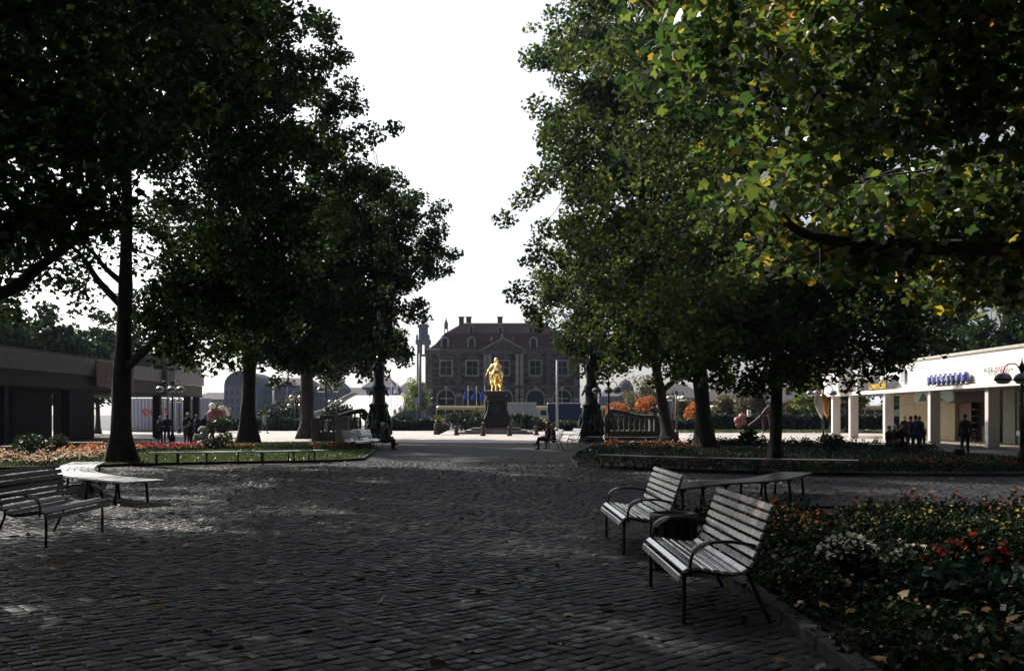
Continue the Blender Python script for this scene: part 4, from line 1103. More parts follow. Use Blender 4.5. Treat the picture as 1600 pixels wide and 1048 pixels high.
def car():
    Y = 121.0; root = empty('parked_car', (wx(664, Y), Y, 0), 0, 'blue hatchback half hidden by the hedge left of the tram', 'car')
    blue = M('car_blue', (.1, .12, .28), .3, var=.05, spec=.7)
    m = MB(); m.prism([(-1.9, .3), (1.9, .3), (1.95, .7), (1.2, .85), (-1.8, .88), (-1.95, .6)], 'y', 0, 1.65); m.build('body', blue, root)
    m = MB(); m.prism([(-1.7, .86), (1.15, .84), (.5, 1.36), (-.9, 1.42), (-1.5, 1.3)], 'y', .1, 1.55); m.build('cabin', blue, root)
    for a in ([(-1.35, .92), (-.35, .92), (-.35, 1.33), (-.95, 1.34)], [(-.22, .92), (.9, .9), (.42, 1.29), (-.22, 1.33)]):
        q = MB(); q.prism(a, 'y', .08, .098); q.build('window', GLASS, root)
    for cx in (-1.2, 1.2): wheel(root, cx, .15, .31)
    q = MB(); q.ell((1.93, .25, .62), (.08, .14, .09), 8, 6); q.build('headlight', WHITEP, root)
car()

def flagpole(label, px, Y, top, mat, low=0.9):
    x = wx(px, Y); root = empty('flagpole', (x, Y, 0), 0, label, 'flagpole', 'flags in front of the palace')
    m = MB(); m.tube([(0, 0, 0), (0, 0, top)], [.07, .04], 8); m.build('pole', WHITEP, root)
    rng = np.random.default_rng(int(px)); m = MB(); vv = []; ff = []; n = 6
    for i in range(n+1):
        t = i/n
        for k in range(7):
            z = top-.2-k*.34 + t*-1.0*(1-k/8)
            vv.append((-.05-.95*t*(.55+.07*k), .22*math.sin(5*t+k*.7)*t, z))
    for i in range(n):
        for k in range(6): ff.append((i*7+k, i*7+k+1, i*7+8+k, i*7+7+k))
    m.add(vv, ff, True); o = m.build('flag', mat, root)
    md = o.modifiers.new('thick', 'SOLIDIFY'); md.thickness = .02
FB = M('flag_blue', (.02, .07, .5), .8, var=.15)
flagpole('leftmost of three blue flags in front of the palace', 731.5, 168, 6.6, FB)
flagpole('middle one of three blue flags in front of the palace', 744.5, 168, 6.6, FB)
flagpole('blue flag half hidden by the statue pedestal', 757.5, 168, 6.6, FB)
flagpole('pale banner pole on the bridge right of the mast base', 612, 200, 8.0, M('flag_pale', (.4, .42, .75), .8))
flagpole('slim white banner pole left of the yellow-green tree', 621.5, 200, 8.4, M('flag_white', (.6, .62, .75), .8))

def pole(name, label, px, Y, top, r, mat, arm=None, cat='mast'):
    root = empty(name, (wx(px, Y), Y, 0), 0, label, cat)
    m = MB(); m.tube([(0, 0, 0), (0, 0, top)], [r, r*.7], 10); m.build('shaft', mat, root)
    m = MB(); m.lathe([(r*2, 0), (r*2, .25), (r*1.2, .4)], n=10); m.build('base', mat, root)
    if arm:
        m = MB(); m.tube(spline([(0, 0, top-.05), (arm*.5, 0, top+.25), (arm, 0, top+.15)], 4), [r*.5]*9, 6); m.build('arm', mat, root)
        m = MB(); m.ell((arm, 0, top+.1), (.35, .16, .1), 10, 6); m.build('lamp_head', mat, root)
GREYP = M('grey_painted_steel', (.12, .13, .14), .5)
pole('tramway_mast', 'thin dark mast in front of the left end of the palace', 656, 112, 8.6, .17, GREYP)
pole('tramway_mast', 'grey mast standing before the navy trailer', 870.5, 104, 7.4, .15, M('grey_mast', (.3, .31, .34), .5))
pole('tramway_mast', 'dark mast behind the third left tree, thicker of two', 450, 135, 7.8, .17, GREYP, 1.4)
pole('tramway_mast', 'thin mast between the two dark left masts and the third trunk', 470.5, 95, 6.6, .1, GREYP)
def sign_panel(label, px, Y, py0, py1, w, mat):
    root = empty('traffic_sign', (wx(px, Y), Y, 0), 0, label, 'sign')
    m = MB(); m.tube([(0, .06, 0), (0, .06, wz(py1, Y))], .04, 8); m.build('post', GREYP, root)
    m = MB(); m.bbox(-w/2, 0, wz(py1, Y), w/2, .03, wz(py0, Y), .01); m.build('panel', mat, root)
sign_panel('pale blue rectangular sign left of the thin dark mast', 650.5, 118, 621, 631, .55, M('sign_blue', (.3, .34, .62), .5))
sign_panel('yellow square sign in front of the tram nose', 683, 112, 647.5, 657.5, .75, M('sign_yellow', (.5, .36, .05), .5))
def t_sign():
    Y = 116; root = empty('signpost', (wx(427.5, Y), Y, 0), 0, 'white post with a short horizontal arm above the left bushes', 'signpost')
    m = MB(); m.tube([(0, 0, 0), (0, 0, wz(603, Y))], .1, 8); m.build('post', WHITEP, root)
    m = MB(); m.bbox(-.12, -.1, wz(604, Y), .85, .1, wz(600, Y), .03); m.build('arm', WHITEP, root)
    m = MB(); m.box(-.25, -.2, 1.9, .25, .2, 2.6); m.build('box', CONC_L, root)
t_sign()

# ------------------------------------------------------------------ statue
def remeshed(name, mb, mat, parent, vox, smooth=2):
    o = mb.build('tmp', mat)
    a = o.modifiers.new('r', 'REMESH'); a.mode = 'VOXEL'; a.voxel_size = vox
    b = o.modifiers.new('s', 'SMOOTH'); b.iterations = smooth; b.factor = .5
    dg = bpy.context.evaluated_depsgraph_get()
    me = bpy.data.meshes.new_from_object(o.evaluated_get(dg)); me.name = name
    old = o.data; bpy.data.objects.remove(o); bpy.data.meshes.remove(old)
    me.polygons.foreach_set('use_smooth', [True]*len(me.polygons))
    return link(name, me, mat, parent)
def statue():
    Y = 91.0; X = wx(775.5, Y)
    ped = empty('statue_pedestal', (X, Y, 0), 0, 'tall dark stone pedestal with flared foot on pale steps', 'pedestal')
    dk = M('black_pedestal_stone', (.012, .011, .012), .7, var=.4, scale=1.5, bump=.4, bscale=6)
    for k, (w, d, z0, z1) in enumerate(((3.3, 3.4, 0, .17), (2.75, 2.9, .17, .34), (2.2, 2.5, .34, .52))):
        m = MB(); m.bbox(-w, -d, z0, w, d, z1, .03); m.build('step', STONE_LIGHT if k == 1 else STONE_OLD, ped)
    def sq(prof, name, k=1.25):
        m = MB(); vv = []; ff = []; c = .12
        for w, z in prof:
            d = w*k
            vv += [(-w+c, -d, z), (w-c, -d, z), (w, -d+c, z), (w, d-c, z), (w-c, d, z), (-w+c, d, z), (-w, d-c, z), (-w, -d+c, z)]
        for i in range(len(prof)-1):
            for j in range(8): ff.append((i*8+j, i*8+(j+1) % 8, i*8+8+(j+1) % 8, i*8+8+j))
        ff.append(tuple(range(8))[::-1]); ff.append(tuple(range(len(vv)-8, len(vv)))); m.add(vv, ff); return m.build(name, dk, ped)
    sq([(1.34, .52), (1.34, .95), (1.25, 1.0), (1.2, 1.08), (1.22, 1.14)], 'plinth')
    sq([(1.2, 1.142), (1.1, 1.5), (.95, 1.9), (.85, 2.3), (.8, 2.75), (.86, 2.9), (.8, 2.95), (.8, 3.4)], 'pedestal_body')
    sq([(.84, 3.402), (.96, 3.46), (1.08, 3.6), (1.1, 3.82), (.98, 3.86)], 'cornice')
    m = MB(); m.prism([(-.5, 1.9), (-.45, 2.6), (0, 2.8), (.45, 2.6), (.5, 1.9), (0, 1.7)], 'y', -1.24, -1.05); m.build('cartouche', BRONZE, ped)
    for sx in (-1, 1):
        m = MB(); m.tube(spline([(sx*.78, -1.05, 3.3), (sx*.95, -1.1, 2.9), (sx*.9, -1.15, 2.2), (sx*1.2, -1.45, 1.5), (sx*1.15, -1.35, 1.2)], 4), .09, 8); m.build('scroll', dk, ped)
    zt = 3.86; U = Y/F
    st = empty('equestrian_statue', (X, Y, zt), 0, 'gilded equestrian statue on a rearing horse, shining before the palace', 'statue')
    # rearing horse facing the viewer (towards -y), hind feet on the plinth
    h = MB()
    h.ell((0, .45, 1.05), (.5, .55, .52), 16, 10)                 # croup
    h.tube([(0, .5, 1.0), (0, .15, 1.25), (0, -.25, 1.5), (0, -.5, 1.7)], [.5, .52, .5, .4], 14)
    h.ell((0, -.5, 1.62), (.42, .38, .45), 14, 8)                 # chest
    h.tube([(0, -.5, 1.8), (.03, -.72, 2.15), (.05, -.85, 2.4)], [.3, .22, .17], 12)  # neck
    h.tube([(.05, -.82, 2.45), (.06, -1.05, 2.25), (.06, -1.2, 2.0)], [.16, .13, .08], 10)  # head
    for sx in (-1, 1):
        h.tube([(sx*.07+.05, -.8, 2.52), (sx*.09+.05, -.8, 2.66)], [.05, .015], 6)
        h.tube([(sx*.3, .5, 1.0), (sx*.38, .25, .68), (sx*.37, .6, .38), (sx*.4, .45, .1), (sx*.4, .35, .02)], [.28, .19, .1, .075, .11], 10)  # hind legs
        h.tube([(sx*.26, -.6, 1.5), (sx*.36, -1.0, 1.45), (sx*.34, -1.05, 1.1), (sx*.32, -.92, .98)], [.17, .11, .07, .09], 10)     # folded forelegs
    h.tube(spline([(0, .9, 1.2), (0, 1.15, 1.05), (0, 1.15, .5), (0, 1.0, .02)], 4), [.08]*4+[.12]*5+[.14]*4, 8)     # tail down to the plinth
    remeshed('horse', h, GOLD, st, .04, 2)
    m = MB(); m.tube(spline([(0, -.42, 2.2), (.16, -.5, 2.25), (.3, -.6, 1.95), (.2, -.62, 1.7)], 4), .09, 6); m.build('mane', GOLD, st)
    r = MB()
    r.tube([(0, .25, 1.75), (0, .2, 2.1), (0, .15, 2.45), (0, .12, 2.62)], [.28, .25, .3, .16], 12)
    r.tube([(0, .12, 2.6), (0, .08, 2.75)], [.1, .09], 8); r.ell((0, .05, 2.86), (.13, .15, .18), 12, 8)
    r.ell((0, .12, 2.86), (.2, .17, .22), 10, 8)               # wig
    for sx in (-1, 1):
        r.tube([(sx*.12, .15, 2.6), (sx*.16, .12, 2.75)], [.09, .09], 8)
        r.tube([(sx*.2, .2, 1.75), (sx*.5, -.1, 1.6), (sx*.52, -.05, 1.15), (sx*.5, -.2, 1.02)], [.2, .17, .1, .07], 10)
    r.tube([(-.3, .15, 2.45), (-.52, .0, 2.15), (-.7, -.35, 1.95), (-.82, -.5, 1.7)], [.13, .1, .075, .05], 8)
    r.tube([(.3, .15, 2.45), (.46, .05, 2.15), (.3, -.3, 2.05)], [.13, .1, .07], 8)
    remeshed('rider', r, GOLD, st, .035, 2)
    m = MB(); m.tube([(-.8, -.5, 1.72), (-.98, -.62, 1.3)], .035, 8); m.build('baton', GOLD, st)
    m = MB(); m.prism([(-.42, 2.3), (-.2, 2.62), (.2, 2.62), (.42, 2.3), (.5, 1.7), (-.5, 1.7)], 'y', .42, .5); m.build('cloak', GOLD, st)
    m = MB(); m.bbox(-.75, -1.0, -.002, .75, 1.2, .05, .02); m.build('base_plate', GOLD, st)
statue()
BOL = 'stone bollards around the statue'
def bollard(x, y, label, s=1.0):
    root = empty('stone_bollard', (x, y, 0), 0, label, 'bollard', BOL)
    m = MB(); m.lathe([(.24*s, 0), (.24*s, .1), (.19*s, .13), (.17*s, .6), (.21*s, .64), (.2*s, .74), (.1*s, .8)], n=10); m.build('shaft', STONE_DARK, root)
    m = MB(); m.lathe([(.225*s, .645), (.225*s, .70)], n=10); m.build('cap_ring', STONE_DARK, root)
for px, Y, lb in ((713, 83, 'bollard left of the steps, second from the left'), (754.5, 80.5, 'bollard in front of the left side of the pedestal'),
                  (796, 80.5, 'bollard in front of the right side of the pedestal'), (838, 83, 'bollard right of the steps, next to the seated couple')):
    bollard(wx(px, Y), Y, lb)
def block():
    Y = 86; root = empty('stone_block', (wx(689, Y), Y, 0), 0, 'dark stone block tapering right, left end of the bollard row', 'stone block')
    m = MB(); m.prism([(-.55, 0), (-.2, 0), (.75, .42), (.75, .75), (.4, .95), (-.5, .98)], 'y', 0, .6); m.build('body', STONE_DARK, root)
    m = MB(); m.lathe([(.28, 0), (.24, .95), (.1, 1.05)], (-.35, -.1, 0), 10); m.build('end_post', STONE_DARK, root)
block()

# ------------------------------------------------------------------ haze
def haze():
    m = MB(); m.box(-420, -58, -1.2, 420, 470, 62)
    mt = bpy.data.materials.new('thin_haze'); mt.use_nodes = True; nt = mt.node_tree; nt.nodes.clear()
    v = nt.nodes.new('ShaderNodeVolumePrincipled'); v.inputs['Color'].default_value = (.5, .64, 1, 1); v.inputs['Density'].default_value = .00014
    v.inputs['Anisotropy'].default_value = .3
    o = nt.nodes.new('ShaderNodeOutputMaterial'); nt.links.new(v.outputs[0], o.inputs['Volume'])
    ob = m.build('haze', mt); ob['kind'] = 'stuff'; ob['label'] = 'thin pale haze over the square and the far bank'
haze()

# ------------------------------------------------------------------ benches with armrests
def make_bench(name, label, length=2.0, group='slatted benches with armrests'):
    """local frame: faces -x, slats run along y, front edge at x=0"""
    root = empty(name, (0, 0, 0), 0, label, 'bench', group)
    L = length
    prof = [(-.005, .385), (.045, .452), (.125, .468), (.205, .458), (.285, .443), (.365, .432), (.445, .428), (.52, .445),
            (.575, .50), (.605, .575), (.632, .65), (.658, .725), (.684, .80), (.71, .875), (.738, .95)]
    tang = []
    for i, p in enumerate(prof):
        a = prof[max(i-1, 0)]; b = prof[min(i+1, len(prof)-1)]
        tang.append(math.atan2(b[1]-a[1], b[0]-a[0]))
    tang[0] = math.radians(72)
    for i, ((x, z), t) in enumerate(zip(prof, tang)):
        m = MB()
        w = .058 if i > 0 else .062
        m.bbox(-w/2, -L/2, -.0125, w/2, L/2, .0125, .007)
        o = m.build('slat', SLAT, root)
        o.location = (x, 0, z); o.rotation_euler = (0, -t, 0)
    rail = [(p[0]+math.sin(t)*.03, p[1]-math.cos(t)*.03) for p, t in zip(prof, tang)]
    for sy in (-1, 1):
        y = sy*(L/2-.12)
        m = MB(); m.tube(spline([(a, y, b) for a, b in rail], 2), .016, 8); m.build('side_frame', IRON, root)
        m = MB(); m.tube(spline([(.06, y, .42), (.05, y, .3), (.05, y, .0)], 4), .018, 8); m.build('leg', IRON, root)
        m = MB(); m.tube(spline([(.56, y, .47), (.62, y, .3), (.76, y, .0)], 4), .018, 8); m.build('leg', IRON, root)
        ya = sy*(L/2-.03)
        m = MB(); m.tube(spline([(.09, ya, .40), (.085, ya, .5), (.12, ya, .6), (.24, ya, .665), (.42, ya, .675), (.60, ya, .645), (.66, ya, .61)], 5), .014, 8)
        ar = m.build('armrest', IRON, root)
        m = MB(); m.tube(spline([(.10, ya, .585), (.15, ya, .635), (.25, ya, .68)], 4), [.02, .027, .028, .027, .026, .025, .024, .02, .014][:9], 8)
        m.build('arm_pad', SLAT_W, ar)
    m = MB(); m.tube([(.35, -L/2+.12, .40), (.35, L/2-.12, .40)], .014, 8); m.build('cross_rail', IRON, root)
    m = MB(); m.tube([(.70, -L/2+.12, .76), (.70, L/2-.12, .76)], .012, 8); m.build('cross_rail', IRON, root)
    return root
b0 = make_bench('slatted_bench', 'nearest slatted bench on the right, its back slats shining')
b0.location = (1.34, 9.0, 0); b0.rotation_euler = (0, 0, R(.8))
def put_bench(x, y, rz, label):
    c = copy_tree(b0); c.location = (x, y, 0); c.rotation_euler = (0, 0, rz); c['label'] = label; return c
put_bench(1.29, 13.0, R(1.5), 'slatted bench on the right beyond the dark litter bin')
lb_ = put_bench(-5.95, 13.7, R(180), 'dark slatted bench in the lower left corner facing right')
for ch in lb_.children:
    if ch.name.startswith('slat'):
        ch.material_slots[0].link = 'OBJECT'; ch.material_slots[0].material = SLAT_SHADED  # same bench, slats recoloured darker to look shaded
put_bench(wx(562, 47.5)+.3, 47.0, R(180-14), 'left distant bench nearest the grey cabinet, back slats shining')
put_bench(wx(578, 51.5)+.2, 51.0, R(180-10), 'distant bench between the shining bench and the seated people on the left')
put_bench(wx(606, 51)-.2, 49.2, R(180-6), 'distant bench on the left carrying the seated people')
put_bench(wx(856, 50)-.1, 49.6, R(4), 'distant bench on the right with a seated couple')
put_bench(wx(880, 52)+.05, 52.6, R(8), 'empty distant bench on the right behind the seated couple')

def litter_bin(x, y, label, h=.62, r=.24):
    root = empty('litter_bin', (x, y, 0), 0, label, 'litter bin', 'litter bins')
    m = MB(); m.lathe([(r*.86, .03), (r, .06), (r*1.04, h-.08), (r*1.08, h-.05), (r*1.08, h), (r*.9, h), (r*.88, h-.2)], n=24); m.build('body', M('dark_bin_metal', (.012, .012, .013), .55), root)
    for k in range(14):
        a = 2*math.pi*k/14; q = MB(); q.obox((math.cos(a)*r*1.06, math.sin(a)*r*1.06, h*.5), (.014, .06, h*.8), Matrix.Rotation(a, 3, 'Z')); q.build('slat', IRON, root)
    m = MB(); m.lathe([(r*.6, 0), (r*.6, .04)], n=16); m.build('foot', IRON, root)
litter_bin(1.78, 11.0, 'squat dark litter bin between the two near benches on the right')

def curved_bench(label, pts, width=.8, z=.45, ns=6, mat=None, legs=5, group='backless curved benches'):
    mat = mat or SLAT
    P = spline([(a, b, 0) for a, b in pts], 8); c = sum(P, Vector())/len(P)
    root = empty('curved_bench', (c.x, c.y, 0), 0, label, 'backless bench', group)
    N_ = []
    for i in range(len(P)):
        t = (P[min(i+1, len(P)-1)]-P[max(i-1, 0)]).normalized(); N_.append(Vector((-t.y, t.x, 0)))
    pw = width/ns
    for k in range(ns):
        o0 = -width/2 + k*pw + .008; o1 = o0 + pw - .016
        m = MB(); vv = []; ff = []
        for p, n in zip(P, N_):
            q = p-c
            vv += [q+n*o0+Vector((0, 0, z-.035)), q+n*o1+Vector((0, 0, z-.035)), q+n*o1+Vector((0, 0, z)), q+n*o0+Vector((0, 0, z))]
        for i in range(len(P)-1):
            for j in range(4): ff.append((i*4+j, i*4+(j+1) % 4, i*4+4+(j+1) % 4, i*4+4+j))
        ff.append((3, 2, 1, 0)); ff.append(tuple(len(vv)-4+j for j in range(4)))
        m.add(vv, ff); m.build('slat', mat, root)
    for k in range(legs):
        i = int((len(P)-1)*(.06+.88*k/(legs-1))); q = P[i]-c; n = N_[i]
        m = MB(); m.tube([q-n*width*.46+Vector((0, 0, z-.055)), q+n*width*.46+Vector((0, 0, z-.055))], .018, 6); m.build('cross_bearer', IRON, root)
        for s in (-1, 1):
            m = MB(); m.tube([q+n*s*width*.36+Vector((0, 0, z-.06)), q+n*s*width*.40], .028, 8); m.build('leg', IRON, root)
    return root
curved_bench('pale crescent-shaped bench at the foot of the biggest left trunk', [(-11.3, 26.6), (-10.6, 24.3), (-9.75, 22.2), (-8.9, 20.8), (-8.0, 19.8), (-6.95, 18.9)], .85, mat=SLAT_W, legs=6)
curved_bench('long dark bench along the front of the left lawn', [(-12.1, 33.2), (-10.4, 33.9), (-8.4, 34.5), (-6.7, 35.7)], .6, legs=7)
curved_bench('long bench behind the lawn running to the grey cabinet on the left', [(-8.9, 60.5), (-9.0, 56), (-8.2, 51), (-7.4, 47)], .55, legs=6)
curved_bench('bench with a sun-glint top in the far left bed at the picture edge', [(-21.8, 40.5), (-20, 40.1), (-18.6, 40.6)], .6, mat=SLAT_W, legs=4)  # white slats paint the sun glint on this and the next two tops
curved_bench('bench with a sun-glint top left of the first trunk beyond the orange flowers', [(-22, 46), (-20.2, 45.6), (-18.9, 46)], .6, mat=SLAT_W, legs=4)
curved_bench('far bench with a sun-glint top nearly behind the first left trunk', [(-22.4, 54), (-20.8, 53.6), (-19.4, 54)], .6, mat=SLAT_W, legs=4)
curved_bench('long dark bench bounding the right tree bed', [(2.75, 31.6), (4.6, 30.0), (7, 28.6), (9.6, 27.6)], .6, mat=SLAT_SHADED, legs=8)
curved_bench('dark crescent bench behind the two near benches on the right', [(2.6, 17.2), (3.6, 18.4), (5.0, 19.6), (6.2, 21.8)], .75, mat=SLAT_SHADED, legs=6)
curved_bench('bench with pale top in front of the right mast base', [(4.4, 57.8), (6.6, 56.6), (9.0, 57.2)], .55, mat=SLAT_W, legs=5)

# ------------------------------------------------------------------ mast bases and balustrades
def mast_base(label, x, y):
    root = empty('ornate_mast_base', (x, y, 0), 0, label, 'monument', 'ornate bronze mast bases')
    m = MB(); m.lathe([(1.05, 0), (1.05, .2), (.95, .25), (.95, .45)], n=8, smooth=False); m.build('plinth', STONE_DARK, root)
    m = MB(); m.lathe([(.85, .451), (.82, .9), (.66, 1.3), (.6, 1.8), (.68, 2.2), (.78, 2.35), (.66, 2.5), (.52, 2.6), (.48, 3.1), (.56, 3.4), (.62, 3.55), (.5, 3.7), (.42, 3.8), (.4, 4.6), (.52, 4.85), (.46, 5.0), (.26, 5.2), (.16, 5.6)], n=16)
    m.build('drum', BRONZE, root)
    m = MB(); m.tube([(0, 0, 5.5), (0, 0, 8.5)], [.14, .1], 12); m.build('mast', BRONZE, root)
    for k in range(4):
        a = math.pi/4 + k*math.pi/2; c, s = math.cos(a), math.sin(a)
        q = MB(); q.tube(spline([(c*1.0, s*1.0, .45), (c*1.12, s*1.12, .8), (c*.85, s*.85, 1.3), (c*.9, s*.9, 1.7), (c*.72, s*.72, 2.2), (c*.82, s*.82, 2.45)], 4), .14, 8)
        q.ell((c*1.08, s*1.08, .62), (.22, .22, .2), 8, 6); q.ell((c*.86, s*.86, 1.55), (.17, .17, .22), 8, 6); q.build('scroll', BRONZE, root)
        a = k*math.pi/2; c, s = math.cos(a), math.sin(a)
        q = MB(); q.ell((c*.8, s*.8, 1.15), (.26, .26, .38), 10, 8); q.ell((c*.78, s*.78, 1.62), (.15, .15, .17), 10, 6)
        q.tube([(c*.85-s*.2, s*.85+c*.2, 1.3), (c*.95-s*.35, s*.95+c*.35, 1.0)], .07, 6); q.tube([(c*.85+s*.2, s*.85-c*.2, 1.3), (c*.95+s*.35, s*.95-c*.35, 1.0)], .07, 6)
        q.build('seated_figure', BRONZE, root)
        q = MB(); q.tube(spline([(c*.55-s*.3, s*.55+c*.3, 3.35), (c*.72, s*.72, 3.05), (c*.55+s*.3, s*.55-c*.3, 3.35)], 5), .08, 8); q.build('garland', BRONZE, root)
    for k in range(8):
        a = k*math.pi/4; q = MB(); q.ell((.5*math.cos(a), .5*math.sin(a), 4.75), (.1, .1, .18), 8, 6); q.build('acanthus_leaf', BRONZE, root)
    root.scale = (.8, .8, .96)
    return root
mast_base('bulky dark mast base on the left with lumpy bronze figures', wx(592, 62), 62)
mast_base('bulky dark mast base on the right below bright green foliage', wx(924, 62), 62)
def balustrade(label, x0, x1, Y, high_left):
    """stair parapet sweeping up towards the mast base"""
    d = 1 if high_left else -1
    xa = x0 if high_left else x1
    Lw = x1-x0
    root = empty('stair_balustrade', (xa, Y, 0), 0, label, 'balustrade', 'curved balustrades of the stairs')
    zf = lambda t: 1.55 + .42*(1/(1+math.exp((t-.42)*9)))
    m = MB(); a, b = sorted((0, d*Lw)); m.bbox(a, -.25, 0, b, .25, .62, .03); m.build('plinth', STONE_DARK, root)
    pts = [(d*.05, 0, 1.45), (d*.0, 0, 1.75)] + [(d*Lw*t, 0, zf(t)) for t in (.05, .15, .3, .45, .6, .8, 1.0)]
    m = MB(); q = spline(pts, 4); m.tube(q, .15, 8); m.xform(Matrix.Diagonal((1, 1.6, 1, 1))); m.build('handrail', STONE_DARK, root)
    n = 8
    for i in range(n):
        t = (i+1)/(n+.6); h = zf(t)-.62-.1
        q = MB(); q.lathe([(.1, .621), (.1, .68), (.05, .72), (.1, .62+h*.35), (.11, .62+h*.45), (.05, .62+h*.75), (.06, .62+h*.92), (.1, .62+h)], (d*Lw*t, 0, 0), 10)
        q.build('baluster', STONE_OLD, root)
    q = MB(); q.bbox(-.02-.26*(d > 0)*1-.0, -.3, .0, .24-.22*(d > 0), .3, 1.5, .03)
    q.ell((0, 0, 1.62), (.3, .3, .28), 12, 8); q.ell((-d*.12, -.15, 1.2), (.16, .16, .2), 8, 6); q.ell((-d*.14, -.15, .8), (.15, .15, .2), 8, 6); q.ell((-d*.1, -.15, .45), (.2, .2, .22), 8, 6)
    q.build('end_post', STONE_DARK, root)
    q = MB(); xe = d*Lw; q.bbox(min(xe, xe+d*.5), -.32, 0, max(xe, xe+d*.5), .32, 1.5, .04); q.build('pier', STONE_DARK, root)
balustrade('sweeping stone balustrade right of the right mast base', wx(951, 66), wx(1022, 66), 66, True)
balustrade('sweeping stone balustrade left of the left mast base', wx(500, 64), wx(571, 64), 64, False)
def figure_on_balustrade():
    root = empty('stone_figure', (wx(1022, 67.5), 67.5, 0), 0, 'small dark stone figure beside the leaning trunk at the end of the balustrade', 'sculpture')
    m = MB(); m.bbox(-.35, -.3, 0, .35, .3, 1.5, .03); m.build('base', STONE_DARK, root)
    b = MB(); b.tube([(0, 0, 1.48), (0, 0, 1.8), (0, 0, 2.2)], [.3, .22, .2], 10); b.ell((0, -.02, 2.42), (.12, .13, .15), 10, 8); b.tube([(0, 0, 2.2), (0, 0, 2.35)], [.1, .07], 8)
    b.tube([(-.18, 0, 2.15), (-.35, -.1, 1.9), (-.25, -.3, 1.75)], [.08, .06, .05], 8); b.tube([(.18, 0, 2.15), (.3, -.1, 1.85)], [.08, .06], 8); b.ell((-.1, -.2, 1.65), (.25, .25, .18), 10, 6)
    remeshed('figure', b, STONE_DARK, root, .035)
figure_on_balustrade()
def cabinet():
    Y = 57; root = empty('utility_cabinet', (wx(534, Y), Y, 0), 0, 'grey metal cabinet with bright right edge in front of the left balustrade', 'cabinet')
    g = M('cabinet_grey', (.2, .2, .19), .6, var=.1); w = .36
    m = MB(); m.bbox(-w, 0, .12, w, .4, 1.55, .02); m.build('body', g, root)
    m = MB(); m.bbox(-w-.04, -.04, 1.551, w+.04, .44, 1.62, .015); m.build('lid', g, root)
    m = MB(); m.box(-w+.05, -.012, .2, w-.05, -.001, 1.48); dr = m.build('door', g, root)
    m = MB(); m.box(w-.14, -.04, .8, w-.1, -.013, .95); m.build('handle', IRON, dr)
    m = MB(); m.box(-w+.03, .03, 0, w-.03, .37, .119); m.build('foot', CONC, root)
cabinet()

# ------------------------------------------------------------------ mushroom lamps
DOME_T = M('lamp_dome_metal', (.42, .42, .45), .28, metal=.6, var=.08)
OPAL = M('opal_glass', (.7, .68, .62), .3, var=.03)
def make_lamp(label, heads=((.55, 200), (.0, 90), (.42, -20)), z=3.35, pole_r=.075, dr=.26):
    root = empty('mushroom_lamp', (0, 0, 0), 0, label, 'street lamp', 'mushroom lamps')
    m = MB(); m.tube([(0, 0, 0), (0, 0, z+.35)], [pole_r, pole_r*.75], 12); m.build('post', IRON, root)
    m = MB(); m.lathe([(pole_r*2.4, 0), (pole_r*2.2, .35), (pole_r*1.3, .45), (pole_r*1.2, .6)], n=12); m.build('foot', IRON, root)
    m = MB(); m.lathe([(pole_r*1.3, z+.35), (pole_r*1.6, z+.42), (.03, z+.6), (.005, z+.78)], n=10); m.build('finial', IRON, root)
    for r_, a in heads:
        a = R(a); c, s = math.cos(a), math.sin(a)
        hd = empty('lamp_head', (c*r_, s*r_, z)); hd.parent = root
        m = MB(); m.ell((0, 0, 0), (dr, dr, dr*.82), 20, 8, z0=0.0); m.build('dome', DOME_T, hd)
        m = MB(); m.lathe([(dr*1.02, -.05), (dr*1.05, -.001)], n=20); m.build('rim', IRON, hd)
        m = MB(); m.lathe([(.02, -.17), (dr*.6, -.15), (dr*.92, -.051)], n=20); m.build('shade', OPAL, hd)
        m = MB(); m.tube(spline([(0, 0, z+.15), (c*r_*.3, s*r_*.3, z+.52), (c*r_*.8, s*r_*.8, z+.5), (c*r_, s*r_, z+dr*.8)], 5), .022, 6); m.build('arm', IRON, root)
    return root
def lamp(label, px, Y, heads, z=3.35, rz=0, dr=.26):
    l = make_lamp(label, heads, z, dr=dr); l.location = (wx(px, Y), Y, 0); l.rotation_euler = (0, 0, rz); return l
lamp('mushroom lamp with three pale domes among the strolling visitors on the left', 269.5, 63, ((.8, 180), (.12, 250), (.5, 0)), 3.3)
lamp('mushroom lamp in front of the far end of the white pavilion', 1286, 63, ((.8, 180), (.45, 200), (.62, 0)), 3.05)
lamp('mushroom lamp with dark domes between the third left trunk and the balustrade', 509, 74, ((.75, 0), (.4, 180), (.5, 120)), 3.55)
lamp('mushroom lamp right of the right mast base with one big pale dome', 951, 58, ((.72, 190), (.5, 0), (.2, 90)), 3.1, dr=.27)
lamp('mushroom lamp at the right picture edge with dark domes', 1597, 35, ((.7, 185), (.02, 270), (.7, 5)), 2.95, dr=.29)
lamp('two-tier cluster of bright mushroom lamps right of the leaning trunk', 1057, 73, ((.5, 0), (.5, 180), (.85, 60), (.85, 300)), 2.9)
lamp('more distant mushroom lamp behind the one right of the leaning trunk', 1051, 104, ((.6, 0), (.6, 180), (.9, 20)), 3.5)
lamp('mushroom lamp with bright domes left of the third left trunk', 469, 84, ((.6, 0), (.7, 180), (.2, 90)), 3.15)
lamp('distant mushroom lamp left of the third left trunk, lower tier', 461, 108, ((.6, 0), (.6, 180), (1.0, 20)), 2.7)
lamp('mushroom lamp seen between the two pillars on the left', 280, 92, ((.5, 0), (.6, 180), (.2, 270)), 3.0)
lamp('mushroom lamp beyond the first two pillars of the white pavilion', 1322, 96, ((.55, 0), (.55, 180), (.2, 90)), 3.0)
